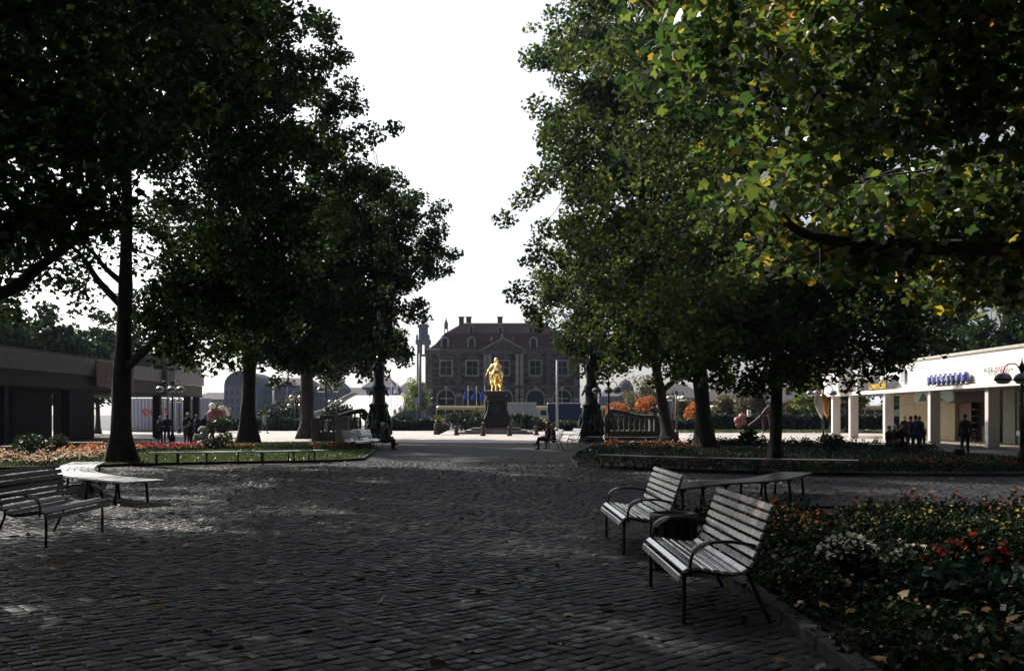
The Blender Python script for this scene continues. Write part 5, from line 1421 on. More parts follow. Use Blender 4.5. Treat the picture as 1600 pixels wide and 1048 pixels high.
lamp('distant mushroom lamp above the balustrade on the left', 526, 108, ((.7, 180), (.6, 0), (.1, 90)), 3.1)

# ------------------------------------------------------------------ writing
def text_mesh(txt, size, mat, name, parent, loc, rot, depth=.02, sx=1.0):
    cu = bpy.data.curves.new('t', 'FONT'); cu.body = txt; cu.size = size; cu.extrude = depth; cu.align_x = 'CENTER'; cu.resolution_u = 2
    o = bpy.data.objects.new('t', cu); COL.objects.link(o)
    dg = bpy.context.evaluated_depsgraph_get(); me = bpy.data.meshes.new_from_object(o.evaluated_get(dg)); bpy.data.objects.remove(o)
    me.name = name; me.materials.clear()
    t = link(name, me, mat, parent); t.location = loc; t.rotation_euler = rot; t.scale = (sx, 1, 1)
    return t
RIGHTFACE = (R(90), 0, R(-90))      # text on a wall whose face looks towards -x
LEFTFACE = (R(90), 0, R(90))
BLACK = M('sign_black', (.015, .015, .02), .5); YELP = M('sign_yellow_letters', (.75, .5, .04), .5, var=.05); REDP = M('sign_red_letters', (.6, .03, .03), .5)
GREYL = M('sign_grey_letters', (.22, .22, .27), .5); BLUEP = M('sign_blue_tube', (.12, .14, .42), .3, var=.1, spec=.7)

# ------------------------------------------------------------------ white pavilion (right)
def pavilion_right():
    X = 25.0; root = empty('white_pavilion', (X, 62, 0), 0, 'low white shop pavilion with pillared walkway, sunlit on the right', 'building')
    P = lambda m, n, mat: m.build(n, mat, root)
    y0, y1 = -60.0, 18.2
    m = MB(); m.box(-.35, y0, 3.14, .1, y1+.2, 3.36); P(m, 'ledge', CONC_WHITE)
    ed = [y0, -50, -40, -30, -22, -14.5, -7.8, -.4, 1.9, 6.6, 9.6, 14.0, y1]
    for a, b in zip(ed, ed[1:]):
        m = MB(); m.bbox(-.05, a+.012, 3.37, .12, b-.012, 4.98, .012); P(m, 'fascia_panel', CONC_WHITE)
    m = MB(); m.box(-.09, y0, 4.99, .2, y1+.1, 5.07); P(m, 'coping', M('zinc_coping', (.25, .22, .18), .6))
    m = MB(); m.box(.21, y0, 3.2, 9, y1, 3.3); P(m, 'ceiling', M('soffit', (.16, .14, .12), .9))
    m = MB(); m.box(.3, y0, 4.7, 9, y1, 4.9); P(m, 'roof_deck', CONC)
    m = MB(); m.box(2.2, y0, 5.35, 9.5, y1-1.0, 5.5); P(m, 'upper_roof', M('upper_roof_zinc', (.45, .42, .38), .7))
    m = MB(); m.box(3.2, y0, 4.91, 9.2, y1-2, 5.345); P(m, 'clerestory', DARKWALL)
    for yw in (-53, -45.8, -38.6, -31.4, -24.2, -17, -9.8, -2.6, 4.6, 11.4, 15.4):
        m = MB(); m.bbox(-.12, yw-.2, 0, .48, yw+.2, 3.2, .015); P(m, 'pillar', M('pillar_plaster', (.62, .58, .56), .8, var=.08, bump=.1))
    # shop wall behind the walkway
    W = 4.0
    m = MB(); m.box(W, 4.0, 0, 9, 12.5, 3.19); P(m, 'roughcast_wall', BEIGE)
    m = MB(); m.box(W+.6, -3.2, 0, 9, 4.0, 3.19); P(m, 'shop_interior', M('shop_dark', (.02, .015, .013), .9))
    m = MB(); m.box(W, 3.2, 0, W+.3, 3.998, 2.5); P(m, 'door_jamb', BEIGE)
    m = MB(); m.box(W, -3.2, 2.5, W+.3, 3.998, 3.18); P(m, 'lintel', DARKWALL)
    dr = empty('shop_door', (W+.2, 2.2, 0)); dr.parent = root
    m = MB(); m.box(0, -.9, 0, .06, .9, 2.48); m.build('leaf', M('door_red_brown', (.1, .02, .015), .6), dr)
    m = MB(); m.box(-.02, -.6, .3, -.003, .6, 1.1); m.build('glass', GLASS, dr)
    for k in range(5):
        m = MB(); m.box(W+.15, .6, .35+k*.42, W+.45, 1.1, .38+k*.42); P(m, 'display_shelf', M('shelf_grey', (.25, .24, .22), .8))
    m = MB(); m.box(W+.18, -1.5, .0, W+.5, -.2, 1.0); P(m, 'counter', M('counter_wood', (.12, .07, .03), .7))
    m = MB(); m.box(W, -4.6, 0, W+.4, -3.202, 3.18); P(m, 'roughcast_wall', M('wall_greenish', (.26, .27, .22), .9, var=.2))
    win = empty('shop_window', (W+.1, -7.6, 0)); win.parent = root
    m = MB(); m.box(0, -2.9, .0, .14, 2.9, .5); m.build('panel', M('window_panel_grey', (.24, .25, .28), .7), win)
    m = MB(); m.box(-.06, -2.95, .501, .16, 2.95, .78); m.build('sill', WHITEP, win)
    m = MB(); m.box(.08, -2.9, .781, .1, 2.9, 3.1); m.build('pane', GLASS, win)
    for yy in (-2.9, -.95, .95, 2.85):
        m = MB(); m.box(0, yy, .782, .07, yy+.07, 3.1); m.build('frame_post', WHITEP, win)
    m = MB(); m.box(.0, -2.83, 2.35, .068, 2.84, 2.42); m.build('transom', WHITEP, win)
    m = MB(); m.box(W, y0, 0, W+.4, -10.6, 3.18); P(m, 'roughcast_wall', BEIGE)
    m = MB(); m.box(.6, y0, -.001, 9, y1, .012); P(m, 'walkway_floor', M('walkway_floor_tiles', (.3, .25, .2), .8))
    m = MB(); m.tube(spline([(-.1, -.5, 4.0), (-.12, -.6, 4.45), (-.12, -1.0, 4.6), (-.1, -1.9, 4.55)], 5), .014, 5); P(m, 'cable', IRON)
    for yy in (1.2, 8.2, 13):
        m = MB(); m.ell((1.8, yy, 3.05), (.14, .14, .14), 12, 8); P(m, 'ceiling_globe', OPAL)
pavilion_right()
def signs_right():
    X = 24.9
    # awning-like sign of eight blue tubes, one white letter on each
    r_ = empty('tube_sign', (X-.05, 56.4, 3.37), 0, 'blue barrel-shaped sign with white letters over the shop entrance', 'sign')
    r_.scale = (.62, .9, .66); n = 8; txt = 'EISCAFE'
    for k in range(n):
        y = -2.45 + k*.7 - 0; m = MB()
        m.lathe([(.3, 0), (.33, .1), (.33, .62), (.26, .78), (.1, .86)], (-.3, -y+0, .18), 14); m.build('tube', BLUEP, r_)
        if k < len(txt):
            text_mesh(txt[k], .62, WHITEP, 'letter', r_, (-.65, -(y)+.0, .4), RIGHTFACE, .012)
    for k in range(9): m = MB(); m.ell((-.42, -2.8+k*.68, .1), (.1, .1, .1), 8, 6); m.build('bulb', OPAL, r_)
    m = MB(); m.tube([(-.4, -3.1, .16), (-.4, 3.0, .16)], .05, 6); m.build('rail', M('sign_brown', (.16, .08, .04), .7), r_)
    # skyline sign with yellow lettering
    r_ = empty('skyline_sign', (X-.1, 66.6, 3.4), 0, 'black city skyline cut-out sign with yellow lettering on the white fascia', 'sign')
    pts = [(3.4, 0), (-1.6, 0), (-2.9, .25), (-2.3, .55), (-1.9, .75), (-1.75, .62), (-1.3, .4), (-.9, .5), (-.75, 1.05), (-.68, .62), (-.4, .55), (-.3, 1.15), (-.2, .62), (.2, .42), (.5, .6), (.6, 1.1), (.7, .75), (1.3, 1.0), (1.5, 1.25), (1.62, 1.9), (1.75, 1.2), (2.1, .8), (2.6, .75), (3.4, .7)]
    m = MB(); m.prism([(a, b) for a, b in pts], 'x', -.06, .0); m.build('silhouette', BLACK, r_)
    text_mesh('L\u00f6wenCaf\u00e9', .72, YELP, 'lettering', r_, (-.09, .75, .06), RIGHTFACE, .015, .95)
    # grey lettering at the far end
    r_ = empty('lettering_sign', (X-.05, 76.6, 3.4), 0, 'grey block lettering at the far end of the white fascia', 'sign')
    text_mesh('FotoQuelle', .75, GREYL, 'lettering', r_, (-.06, 0, .62), RIGHTFACE, .02, 1.05)
    m = MB(); m.box(-.05, -3, .05, -.01, 3, .5); m.build('board', CONC_L, r_)
    # pink letters near the right edge
    r_ = empty('faint_lettering', (X-.1, 50.6, 3.9), 0, 'faint grey and red lettering above the dark lamp at the right edge', 'sign')
    text_mesh('INTER', .36, GREYL, 'lettering', r_, (-.01, 1.2, 0), RIGHTFACE, .01)
    text_mesh('MARKT', .42, M('sign_pink_letters', (.7, .25, .28), .6), 'lettering', r_, (-.01, -.2, 0), RIGHTFACE, .01)
    # small notices on the fascia
    for k, y in enumerate((63.2, 68.9)):
        r_ = empty('notice', (X-.07, y, 3.75), 0, ('small grey notice right of the skyline sign', 'small grey notice left of the skyline sign')[k], 'notice')
        m = MB(); m.bbox(-.03, -.3, 0, 0, .3, .9, .005); m.build('board', CONC_L, r_)
        m = MB()
        for j in range(5): m.box(-.036, -.22, .12+j*.15, -.031, .22, .17+j*.15)
        m.build('line_of_print', GREYL, r_)
    # oval sign hanging in the walkway
    r_ = empty('oval_shop_sign', (27.6, 65.3, 2.55), 0, 'pale green rounded sign with dark skyline under the walkway roof', 'sign')
    m = MB(); pt = [(3.1*(1 if math.cos(a) > 0 else -1)*.85+.45*math.cos(a), .34+.36*math.sin(a)) for a in [i*math.pi/12+.01 for i in range(24)]]
    m.prism(pt, 'x', 0, .12); m.build('board', M('sign_pale_green', (.3, .4, .34), .5, var=.1), r_)
    m = MB(); m.prism([(2.2, .05), (1.0, .05), (1.1, .3), (1.3, .45), (1.5, .62), (1.7, .45), (2.0, .3)], 'x', -.03, -.003)
    m.prism([(.2, .05), (-1.9, .05), (-1.5, .14), (-1.1, .28), (-.8, .16), (-.5, .2), (-.35, .42), (-.2, .25), (0, .45)], 'x', -.03, -.003); m.build('silhouette', BLACK, r_)
    # projecting oval disc sign and white fin
    r_ = empty('projecting_disc_sign', (24.5, 73.2, 3.1), R(14), 'large tilted white disc sign projecting from the white fascia', 'sign')
    m = MB(); m.prism([(.62*math.cos(a)+.16*math.sin(a), 1.1+1.15*math.sin(a)) for a in [i*math.pi/12 for i in range(24)]], 'y', -.06, .06); m.build('disc', WHITEP, r_)
    m = MB(); m.prism([(-.35, 1.45), (-.2, 1.6), (.5, .3), (.4, .15)], 'y', -.09, -.061); m.build('stripe', M('sign_brown', (.16, .08, .04), .7), r_)
    m = MB(); m.prism([(-.3, .95), (-.05, 1.1), (.0, .8), (-.2, .7)], 'y', -.09, -.061); m.build('emblem', BLUEP, r_)
    r_ = empty('white_fin', (24.6, 70.6, 3.2), 0, 'white triangular fin and post beside the tilted disc sign', 'sign')
    m = MB(); m.bbox(-.14, -.1, 0, .14, .1, 1.75, .01); m.build('post', WHITEP, r_)
    m = MB(); m.prism([(.15, .1), (1.3, .1), (.5, 1.7), (.15, 1.7)], 'y', -.04, .04); m.build('fin', CONC_L, r_)
signs_right()

# ------------------------------------------------------------------ dark pavilion (left)
def pavilion_left():
    X = -25.0; root = empty('grey_pavilion', (X, 62, 0), 0, 'low grey shop pavilion in shadow with recessed walkway on the left', 'building')
    P = lambda m, n, mat: m.build(n, mat, root)
    y0, y1 = -60.0, 18.2
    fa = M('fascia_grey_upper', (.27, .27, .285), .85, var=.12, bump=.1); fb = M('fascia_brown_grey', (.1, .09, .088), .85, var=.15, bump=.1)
    ed = [y0, -50, -40, -30, -22, -15, -9.5, -4, 1, 6.5, 12, y1]
    for a, b in zip(ed, ed[1:]):
        m = MB(); m.bbox(-.12, a+.012, 4.02, .2, b-.012, 4.95, .012); P(m, 'fascia_panel', fa)
        m = MB(); m.bbox(-.12, a+.012, 3.2, .06, b-.012, 4.0, .012); P(m, 'lower_fascia_panel', fb)
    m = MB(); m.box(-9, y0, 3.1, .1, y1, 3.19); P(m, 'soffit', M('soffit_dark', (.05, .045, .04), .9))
    m = MB(); m.box(-9, y0, 4.8, -.13, y1, 4.94); P(m, 'roof_deck', CONC)
    m = MB(); m.box(-8, y0, 4.96, -1.6, 9, 5.35); P(m, 'upper_roof', DARKWALL)
    for yw in (-56, -48.8, -41.6, -34.4, -27.2, -20, -12.8, -5.6, 1.6, 8.8, 15.4, 17.6):
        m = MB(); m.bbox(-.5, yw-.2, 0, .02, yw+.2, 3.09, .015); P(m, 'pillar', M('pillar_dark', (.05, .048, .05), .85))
    for a, b in ((-60, -14.5), (-13.3, -10.2), (-8.9, -4.8), (-3.9, 1.2), (2.2, 7.6)):
        m = MB(); m.box(-4.6, a, 0, -4.2, b, 3.09); P(m, 'shop_wall', M('shop_wall_dark', (.04, .032, .028), .8))
    for a, b in ((-14.4, -13.4), (-10.1, -9.0), (-4.7, -4.0)):
        m = MB(); m.box(-4.5, a, .6, -4.44, b, 3.0); P(m, 'shop_window_pane', GLASS)
    # attic box with railing at the far end
    m = MB(); m.bbox(-3.2, 11.5, 4.96, .05, 18.1, 5.9, .02); P(m, 'attic_box', CONC_L)
    for k in range(4):
        m = MB(); m.tube([(.0, 12+k*2.0, 5.9), (.0, 12+k*2.0, 6.6)], .035, 6); P(m, 'railing_post', GREYP)
    m = MB(); m.tube([(.0, 12, 6.6), (.0, 18, 6.6)], .035, 6); P(m, 'railing', GREYP)
    m = MB(); m.box(-2.2, 15.6, 5.901, -.4, 17.6, 7.0); P(m, 'roof_plant', CONC)
    m = MB(); m.bbox(-3.4, 8.5, 3.2, .5, 10.4, 6.1, .03); P(m, 'service_shaft', M('shaft_grey', (.12, .12, .13), .85))
    m = MB(); m.tube([(.6, 8.6, 0), (.6, 8.6, 6.6)], .06, 8); P(m, 'downpipe', M('pipe_grey', (.35, .34, .32), .6))
pavilion_left()
def sign_left():
    r_ = empty('hanging_banner_sign', (-24.6, 61.6, 3.05), 0, 'dim brown sign panel with reddish letters just left of the first big trunk', 'sign')
    m = MB(); m.prism([(-2.9, .35), (2.9, .05), (2.9, 1.9), (-2.9, 1.9)], 'x', 0, .12); m.build('board', M('sign_dim_brown', (.17, .12, .1), .7), r_)
    m = MB(); m.box(.121, -2.9, 1.86, .16, 2.9, 1.93); m.build('rim', CONC_L, r_)
    text_mesh('AWG', 1.35, M('sign_dim_red', (.3, .16, .15), .6), 'lettering', r_, (.14, 0, .5), LEFTFACE, .015)
sign_left()
def hoarding():
    Y = 100; x0, x1 = wx(195, Y), wx(330, Y)
    root = empty('hoarding', (x0, Y, 0), 0, 'pale blue corrugated hoarding with red lettering behind the visitors on the left', 'hoarding'); w = x1-x0
    hm = M('hoarding_pale_blue', (.3, .33, .45), .7, var=.08); n = 24
    for k in range(n):
        m = MB(); a = k*w/n; b = a+w/n
        m.prism([(a+.01, 0), (a+w/n*.3, -.07), (a+w/n*.7, -.07), (b-.01, 0), (b-.01, .03), (a+.01, .03)], 'z', .15, wz(622, Y)); m.build('panel', hm, root)
    m = MB(); m.box(0, .04, .0, w, .12, .149); m.build('footing', CONC, root)
    text_mesh('echt', 1.55, REDP, 'lettering', root, (wx(243, Y)-x0, -.1, 1.65), (R(90), 0, 0), .01)
hoarding()
def red_dome():
    Y = 98; root = empty('red_white_dome', (wx(340, Y), Y, 0), 0, 'red and white rounded kiosk roof right of the hoarding on the left', 'kiosk')
    red = M('kiosk_red', (.16, .035, .03), .7)
    m = MB(); m.lathe([(.7, 0), (.7, 1.4), (.85, 1.6), (.8, 2.0), (.45, 2.3)], (-.2, 0, 0), 16); m.build('body', red, root)
    m = MB(); m.ell((-.45, -.2, 2.55), (.34, .34, .34), 16, 10); m.build('ball', WHITEP, root)
    m = MB(); m.tube(spline([(.2, -.3, 2.35), (.65, -.2, 2.4), (.95, 0, 2.1), (1.0, 0, 1.6)], 5), .17, 10); m.build('tube', WHITEP, root)
red_dome()
def play_sculpture():
    Y = 99; root = empty('red_sculpture', (wx(1195, Y), Y, 0), 0, 'red branching metal sculpture with pink balls in front of the hedge', 'sculpture')
    red = M('sculpture_red', (.09, .025, .022), .6)
    m = MB(); m.tube(spline([(-1.6, 0, .6), (-.8, 0, 1.2), (-.3, 0, 1.7), (.3, 0, 2.4), (1.2, 0, 2.6), (2.4, 0, 2.9)], 5), [.14]*26, 8)
    m.tube(spline([(-.3, 0, 1.7), (-.9, 0, 2.2), (-1.6, 0, 2.6)], 5), .09, 8); m.tube(spline([(0, 0, 0), (-.1, 0, .8), (-.3, 0, 1.7)], 5), .16, 8); m.tube(spline([(.6, 0, 0), (.5, 0, 1), (.3, 0, 2.3)], 5), .1, 8); m.build('branches', red, root)
    pk = M('ball_pink', (.4, .13, .13), .4, var=.05)
    for a, b in ((-2.75, 1.15), (-2.3, 1.5), (-2.2, 1.0), (-2.6, .75)):
        m = MB(); m.ell((a, -.1, b), (.36, .36, .36), 14, 10); m.build('ball', pk, root)
    m = MB(); m.bbox(-1.75, -.2, 1.55, -1.4, .1, 2.2, .03); m.build('white_panel', WHITEP, root)
play_sculpture()
def cloth():
    Y = 62.4; root = empty('hanging_cloth', (wx(1284, Y), Y, 0), 0, 'twisted white and orange cloth hanging under the lamp before the white pavilion', 'cloth')
    for part, mat, xo, w in (('white_half', M('cloth_white', (.75, .7, .62), .8, var=.06), -.26, .42), ('orange_half', M('cloth_orange', (.62, .26, .06), .8, var=.1), .12, .34)):
        vv = []; ff = []
        for i in range(13):
            t = i/12; z = 3.05-1.55*t; hw = w*math.sin(math.pi*min(1, .08+.92*t)**.8)*.6+.03
            for k in range(7):
                s = k/6*2-1; vv.append((xo*(1-.1*t)+s*hw+.2*t, .12*math.cos(s*2.2+3*t)+.05*math.sin(9*t+s*3), z-.08*s))
        for i in range(12):
            for k in range(6): ff.append((i*7+k, i*7+k+1, i*7+8+k, i*7+7+k))
        m = MB(); m.add(vv, ff, True); o = m.build(part, mat, root); md = o.modifiers.new('thick', 'SOLIDIFY'); md.thickness = .015
    m = MB(); m.tube([(-.05, 0, 3.3), (-.02, 0, 3.0)], .02, 6); m.build('cord', IRON, root)
cloth()

# ------------------------------------------------------------------ people
SKIN = M('skin', (.4, .24, .17), .6, var=.05)
HAIRC = {'grey': M('hair_grey', (.45, .43, .4), .7), 'dark': M('hair_dark', (.03, .022, .018), .6), 'fair': M('hair_fair', (.4, .28, .13), .6), 'white': M('hair_white', (.7, .68, .63), .7)}
SHOE = M('shoe_leather', (.02, .018, .017), .5)
def cmat(c): return M('cloth_%02x%02x%02x' % tuple(int(v*255) for v in c), c, .85, var=.2, scale=6, bump=.2)
def person(label, x, y, face, pose='stand', top=(.03, .03, .04), legs=(.03, .03, .035), hair='dark', h=1.72, z=0, group=None, skirt=False, seed=0, lean=0, crossed=False):
    """face: heading in degrees, 0 looks towards -y (the viewer)"""
    rng = random.Random(seed)
    root = empty('person', (x, y, z), R(face), label, 'person', group)
    k = h/1.72; prim = []     # (a, b, ra, rb, material index)   0 top 1 legs 2 skin 3 shoe
    def seg(pts, rad, mi):
        for i in range(len(pts)-1): prim.append((Vector(pts[i])*k, Vector(pts[i+1])*k, rad[i]*k, rad[i+1]*k, mi))
    st = pose
    hip = .92 if st != 'sit' else .50
    by = 0.0
    ln = lean
    sh = (0, by-ln*.45, hip+.5); 
    seg([(0, by, hip-.03), (0, by-ln*.1, hip+.14), (0, by-ln*.28, hip+.34), (0, by-ln*.42, hip+.47)], [.155, .135, .165, .14], 0)
    for s in (-1, 1):
        seg([(0, sh[1], sh[2]-.04), (s*.17, sh[1], sh[2]-.05)], [.12, .085], 0)
        seg([(0, sh[1]+.0, hip), (s*.1, by, hip-.02)], [.12, .12], 1 if st != 'coat' else 0)
    seg([(0, sh[1], sh[2]), (0, sh[1]-.02-ln*.05, sh[2]+.11)], [.06, .052], 2)
    hc = Vector((0, sh[1]-.035-ln*.08, sh[2]+.215))*k
    hands = []
    for s in (-1, 1):
        S = Vector((s*.19, sh[1], sh[2]-.05))
        if st == 'sit':
            E = S + Vector((s*.06, -.05, -.28)); W_ = E + Vector((-s*.1, -.22, -.04))
        elif st == 'fold':
            E = S + Vector((s*.05, .0, -.29)); W_ = E + Vector((-s*.2, -.18, .03))
        elif st == 'walk':
            sw = .16*s; E = S + Vector((s*.04, sw*.6, -.28)); W_ = E + Vector((0, sw*.8-.08, -.22))
        else:
            E = S + Vector((s*.05, .02, -.29)); W_ = E + Vector((-s*.0, -.09, -.25))
        seg([S, E], [.062, .048], 0); seg([E, W_], [.047, .034], 0)
        d = (W_-E).normalized(); Hn = W_ + d*.07; seg([W_, Hn], [.03, .034], 2); hands.append((Hn, d, s))
    for s in (-1, 1):
        Hp = Vector((s*.095, by, hip-.02))
        if st == 'sit':
            o = .14*s if crossed else 0
            K = Hp + Vector((s*.05, -.43, .0 + (.08 if crossed and s > 0 else 0))); A = K + Vector((0, -.12 if crossed and s > 0 else .0, -.42 + (.14 if crossed and s > 0 else 0)))
        elif st == 'walk':
            K = Hp + Vector((s*.01, -.16*s-.08, -.42)); A = K + Vector((0, .0 if s > 0 else .34, -.40 if s > 0 else -.34))
        else:
            K = Hp + Vector((s*.03, -.02, -.43)); A = K + Vector((s*.01, .02, -.41))
        A.z = max(A.z, .07)
        seg([Hp, K], [.098, .064], 1); seg([K, A], [.062, .042], 1)
        seg([A+Vector((0, .04, -.03)), A+Vector((s*.02, -.16, -.045))], [.045, .038], 3)
    if skirt:
        seg([(0, by, hip), (0, by-.02, .48)], [.17, .24], 1)
    m = MB()
    for a, b, ra, rb, mi in prim: m.tube([a, a.lerp(b, .5), b], [ra, (ra+rb)/2, rb], 10); m.ell(a, ra, 8, 6); m.ell(b, rb, 8, 6)
    m.ell(hc, (.075*k, .092*k, .115*k), 14, 10); m.ell(hc+Vector((0, -.085, -.03))*k, (.014*k, .022*k, .022*k), 6, 4)
    m.ell(hc+Vector((0, -.045, -.085))*k, (.045*k, .04*k, .035*k), 8, 6)
    for s in (-1, 1): m.ell(hc+Vector((s*.076, .005, -.015))*k, (.014*k, .022*k, .03*k), 6, 4)
    body = remeshed('body', m, cmat(top), root, .021*k, 2)
    me = body.data
    for mt in (cmat(legs), SKIN, SHOE): me.materials.append(mt)
    n = len(me.polygons); c = np.zeros(n*3); me.polygons.foreach_get('center', c); c = c.reshape(-1, 3)
    best = np.full(n, 1e9); idx = np.zeros(n, np.int32)
    for a, b, ra, rb, mi in prim:
        A_, B_ = np.array(a), np.array(b); ab = B_-A_; t = np.clip(((c-A_)@ab)/(ab@ab+1e-9), 0, 1)
        d = np.linalg.norm(c-(A_+t[:, None]*ab), axis=1)-(ra+(rb-ra)*t); u = d < best; best[u] = d[u]; idx[u] = mi
    idx[np.linalg.norm(c-np.array(hc), axis=1) < .125*k] = 2
    me.polygons.foreach_set('material_index', idx)
    for Hn, d, s in hands:                                         # five fingers each, slightly curled
        f = MB(); side = d.cross(Vector((0, 1, 0))); side = side.normalized() if side.length > .1 else Vector((1, 0, 0)); fw = side.cross(d)
        for j, (off, ln_) in enumerate(((-.024, .06), (-.008, .075), (.009, .07), (.025, .055))):
            p = (Hn + side*off)*k; f.tube([p, p+(d*.6*ln_ - fw*.004)*k, p+(d*ln_ - fw*.022)*k], [.0095*k, .009*k, .006*k], 5)
        p = (Hn - d*.03 - side*.03*s)*k; f.tube([p, p+(d*.03 - side*.025*s)*k, p+(d*.055 - side*.03*s - fw*.01)*k], [.011*k, .01*k, .007*k], 5)
        f.build('fingers', SKIN, root)
    q = MB(); q.ell(hc+Vector((0, .022, .028))*k, (.088*k, .098*k, .1*k), 14, 8)
    if skirt or hair == 'fair': q.ell(hc+Vector((0, .06, -.05))*k, (.08*k, .06*k, .1*k), 10, 8)
    q.build('hair', HAIRC[hair], root)
    return root
GL = 'visitors strolling on the left'
person('person seen from behind in dark coat left of the mushroom lamp', wx(250, 58), 58, 160, 'stand', (.09, .08, .07), (.03, .03, .05), 'fair', 1.6, group=GL, seed=1)
person('person in dark clothes right beside the lamp post on the left', wx(261, 60), 60, 200, 'fold', (.03, .03, .025), (.02, .02, .02), 'dark', 1.7, group=GL, seed=2)
person('tallest white-haired person in dark jacket near the pillar on the left', wx(293.5, 56), 56, 20, 'fold', (.02, .022, .03), (.02, .02, .02), 'white', 1.8, group=GL, seed=3)
person('child-sized person in black in front of the white-haired one', wx(297, 54), 54, 10, 'stand', (.015, .015, .02), (.02, .02, .02), 'dark', 1.3, group=GL, seed=4)
person('person with dark hair between the white-haired person and the stroller', wx(308, 60), 60, -30, 'fold', (.05, .06, .12), (.05, .045, .04), 'dark', 1.7, group=GL, seed=5)
person('grey-haired person behind the stroller', wx(320.5, 61), 61, 30, 'fold', (.02, .02, .03), (.02, .02, .02), 'grey', 1.74, group=GL, seed=6)
person('person in olive jacket bending over the stroller', wx(332.5, 54), 54, -60, 'walk', (.12, .11, .06), (.06, .05, .04), 'white', 1.5, group=GL, lean=.5, seed=7)
person('person in grey walking before the dark bushes right of the second trunk', wx(413, 92), 92, 70, 'walk', (.2, .2, .22), (.05, .04, .04), 'dark', 1.75, seed=8)
GR = 'people near the white pavilion'
person('standing person in dark blue jacket seen from behind on the right', wx(1431, 42), 42, 175, 'fold', (.03, .045, .1), (.02, .02, .03), 'dark', 1.66, group=GR, seed=9)
person('person with shoulder bag half behind the one in the blue jacket', wx(1423, 44.5), 44.5, 150, 'fold', (.09, .04, .04), (.02, .015, .015), 'dark', 1.62, group=GR, seed=10)
person('person leaning to the right behind the blue jacket', wx(1441.5, 47), 47, -70, 'fold', (.02, .025, .02), (.02, .02, .02), 'dark', 1.62, group=GR, lean=.35, seed=11)
person('person standing farther back before the beige wall', wx(1413, 58), 58, 0, 'fold', (.03, .03, .02), (.06, .04, .03), 'dark', 1.6, group=GR, seed=12)
person('broad person in black with a bag at the feet before the shop door', wx(1508, 41), 41, 185, 'stand', (.012, .01, .01), (.012, .012, .012), 'dark', 1.72, group=GR, seed=13)
GS = 'people seated by the right flower bed'
person('seated person in dark red, leftmost on the bench before the pillar', wx(1389, 43), 43, 30, 'sit', (.05, .02, .02), (.02, .02, .02), 'dark', 1.6, group=GS, seed=14)
person('seated white-haired person in the middle of the bench before the pillar', wx(1397.5, 43.6), 43.6, 15, 'sit', (.03, .03, .03), (.02, .02, .02), 'white', 1.66, group=GS, seed=15)
person('seated person in black, rightmost on the bench before the pillar', wx(1408, 43), 43, -10, 'sit', (.015, .015, .015), (.015, .015, .015), 'dark', 1.7, group=GS, seed=16)
def simple_bench(x, y, w, label, rz=0):
    root = empty('park_bench', (x, y, 0), rz, label, 'bench')
    for k in range(4):
        m = MB(); m.bbox(-w/2, -.2+k*.11, .41, w/2, -.11+k*.11, .44, .008); m.build('slat', SLAT, root)
    for sx in (-1, 1):
        for yy in (-.16, .2): m = MB(); m.tube([(sx*w*.42, yy, 0), (sx*w*.42, yy, .409)], .022, 8); m.build('leg', IRON, root)
simple_bench(wx(1398, 43.3), 43.3, 1.9, 'dark backless bench carrying three people before the pillar')
def bag():
    Y = 40.6; root = empty('travel_bag', (wx(1499, Y), Y, 0), 0, 'black bag standing at the feet of the broad person', 'bag')
    m = MB(); m.bbox(-.2, -.12, 0, .2, .12, .32, .04); m.build('body', cmat((.012, .012, .014)), root)
    m = MB(); m.tube(spline([(-.1, 0, .3), (-.08, 0, .42), (.08, 0, .42), (.1, 0, .3)], 4), .012, 6); m.build('handle', IRON, root)
bag()
def cafe_chair(x, y, rz, label):
    root = empty('cafe_chair', (x, y, 0), rz, label, 'chair', 'white cafe chairs by the shop')
    for sx in (-1, 1):
        for sy in (-1, 1): m = MB(); m.tube([(sx*.18, sy*.18, .42), (sx*.24, sy*.22, 0)], .016, 6); m.build('leg', WHITEP, root)
    m = MB(); m.bbox(-.21, -.21, .42, .21, .21, .45, .01); m.build('seat', M('chair_brown', (.1, .05, .02), .6), root)
    m = MB(); m.bbox(-.2, .19, .55, .2, .215, .85, .01); m.build('backrest', M('chair_brown', (.1, .05, .02), .6), root)
    for sx in (-1, 1): m = MB(); m.tube([(sx*.19, .2, .451), (sx*.19, .22, .84)], .012, 6); m.build('back_post', WHITEP, root)
cafe_chair(wx(1522, 50), 50, R(10), 'white-legged chair right of the broad person in black')
cafe_chair(wx(1449, 60), 60, R(30), 'white-legged chair before the beige wall')
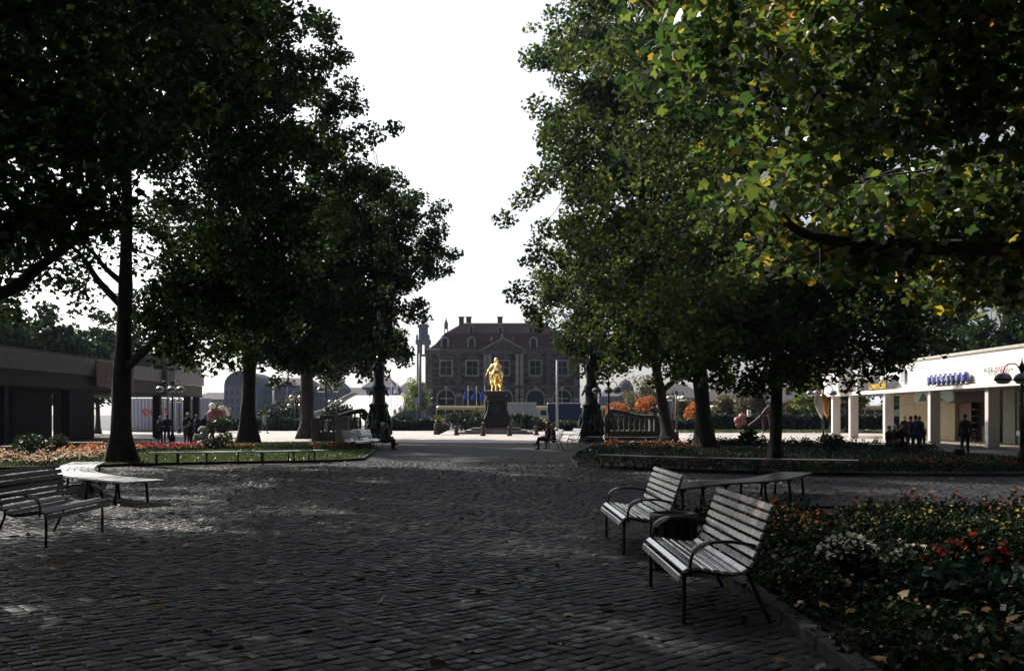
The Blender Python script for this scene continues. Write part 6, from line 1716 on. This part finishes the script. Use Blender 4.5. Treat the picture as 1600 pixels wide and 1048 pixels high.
# seated couples on the distant benches
GB = 'people seated on the distant benches'
person('man on the right distant bench with outstretched legs, facing left', wx(856, 49)-.02, 49.0, -90, 'sit', (.03, .03, .035), (.025, .025, .03), 'dark', 1.74, group=GB, lean=-.1, crossed=True, seed=17)
person('person leaning beside the man on the right distant bench', wx(865, 50.2), 50.1, -85, 'sit', (.05, .035, .03), (.03, .025, .03), 'fair', 1.62, group=GB, lean=.15, seed=18)
person('person with legs stretched towards the plaza on the left distant bench', wx(599, 49.6), 49.7, 90, 'sit', (.02, .02, .022), (.02, .02, .02), 'grey', 1.72, group=GB, crossed=True, lean=-.1, seed=19)
person('second person on the left distant bench, nearer the viewer', wx(602, 48.6), 48.7, 85, 'sit', (.02, .015, .015), (.025, .02, .02), 'dark', 1.66, group=GB, seed=20)
def stroller():
    Y = 55; root = empty('stroller', (wx(313, Y), Y, 0), R(20), 'pale stroller between the dark visitors and the olive jacket', 'stroller')
    gr = cmat((.4, .4, .4))
    m = MB(); m.tube(spline([(-.35, 0, .5), (-.1, 0, .45), (.2, 0, .55), (.35, 0, .85)], 4), [.2]*13, 10); m.build('seat', gr, root)
    m = MB(); m.ell((.15, 0, .8), (.3, .24, .28), 12, 8, z0=0); m.build('hood', gr, root)
    m = MB()
    for s in (-1, 1): m.tube([(.6, s*.2, 1.0), (.2, s*.2, .5), (-.35, s*.22, .14)], .015, 6); m.tube([(-.25, s*.2, .5), (.35, s*.22, .14)], .015, 6)
    m.tube([(.6, -.2, 1.0), (.6, .2, 1.0)], .018, 6); m.build('frame', GREYP, root)
    for sx in (-.35, .35):
        for s in (-1, 1):
            w = MB(); w.tube([(sx, s*.23, .14), (sx, s*.26, .14)], .14, 16); w.build('wheel', RUB, root)
stroller()
for k, (px, Y, hh, c) in enumerate(((617, 170, 1.8, (.1, .06, .12)), (625, 182, 1.8, (.05, .05, .1)), (631, 172, 1.7, (.2, .1, .1)), (637, 190, 1.8, (.06, .06, .12)))):
    lb = ('pedestrian on the bridge nearest the mast base', 'second pedestrian on the bridge from the left', 'pedestrian in reddish clothes on the bridge', 'rightmost pedestrian on the bridge by the yellow-green tree')[k]
    person(lb, wx(px, Y), Y, 180, 'walk', c, (.04, .04, .06), 'dark', hh, z=max(0, (Y-150)/40*1.8+.1), group='pedestrians on the bridge', seed=30+k)

# ------------------------------------------------------------------ the avenue behind the viewer (shades the foreground), plus two unseen side trees added for shade
for k, (x, y) in enumerate(((-12, -4), (12, -4), (-12, -22), (12, -22), (0, -34), (-20.5, 12), (21, 8))):
    tree('plane_tree', ('plane tree just behind the viewer on the left', 'plane tree just behind the viewer on the right', 'plane tree farther behind the viewer on the left', 'plane tree farther behind the viewer on the right', 'plane tree closing the avenue behind the viewer', 'added shade tree outside the left edge beside the dark pavilion', 'added shade tree outside the right edge beside the white pavilion')[k],
         x, y, .4, [(x*(.75 if abs(x) < 15 else 1.05), y, 10, 10 if abs(x) < 15 else 7, 10 if abs(x) < 15 else 7, 6), (x*(1 if abs(x) < 15 else 1.1), y, 5.5, 6, 8, 3.5, 1.5)], 300, 42, .85, LEAF_DARK, 150+k, top=13)
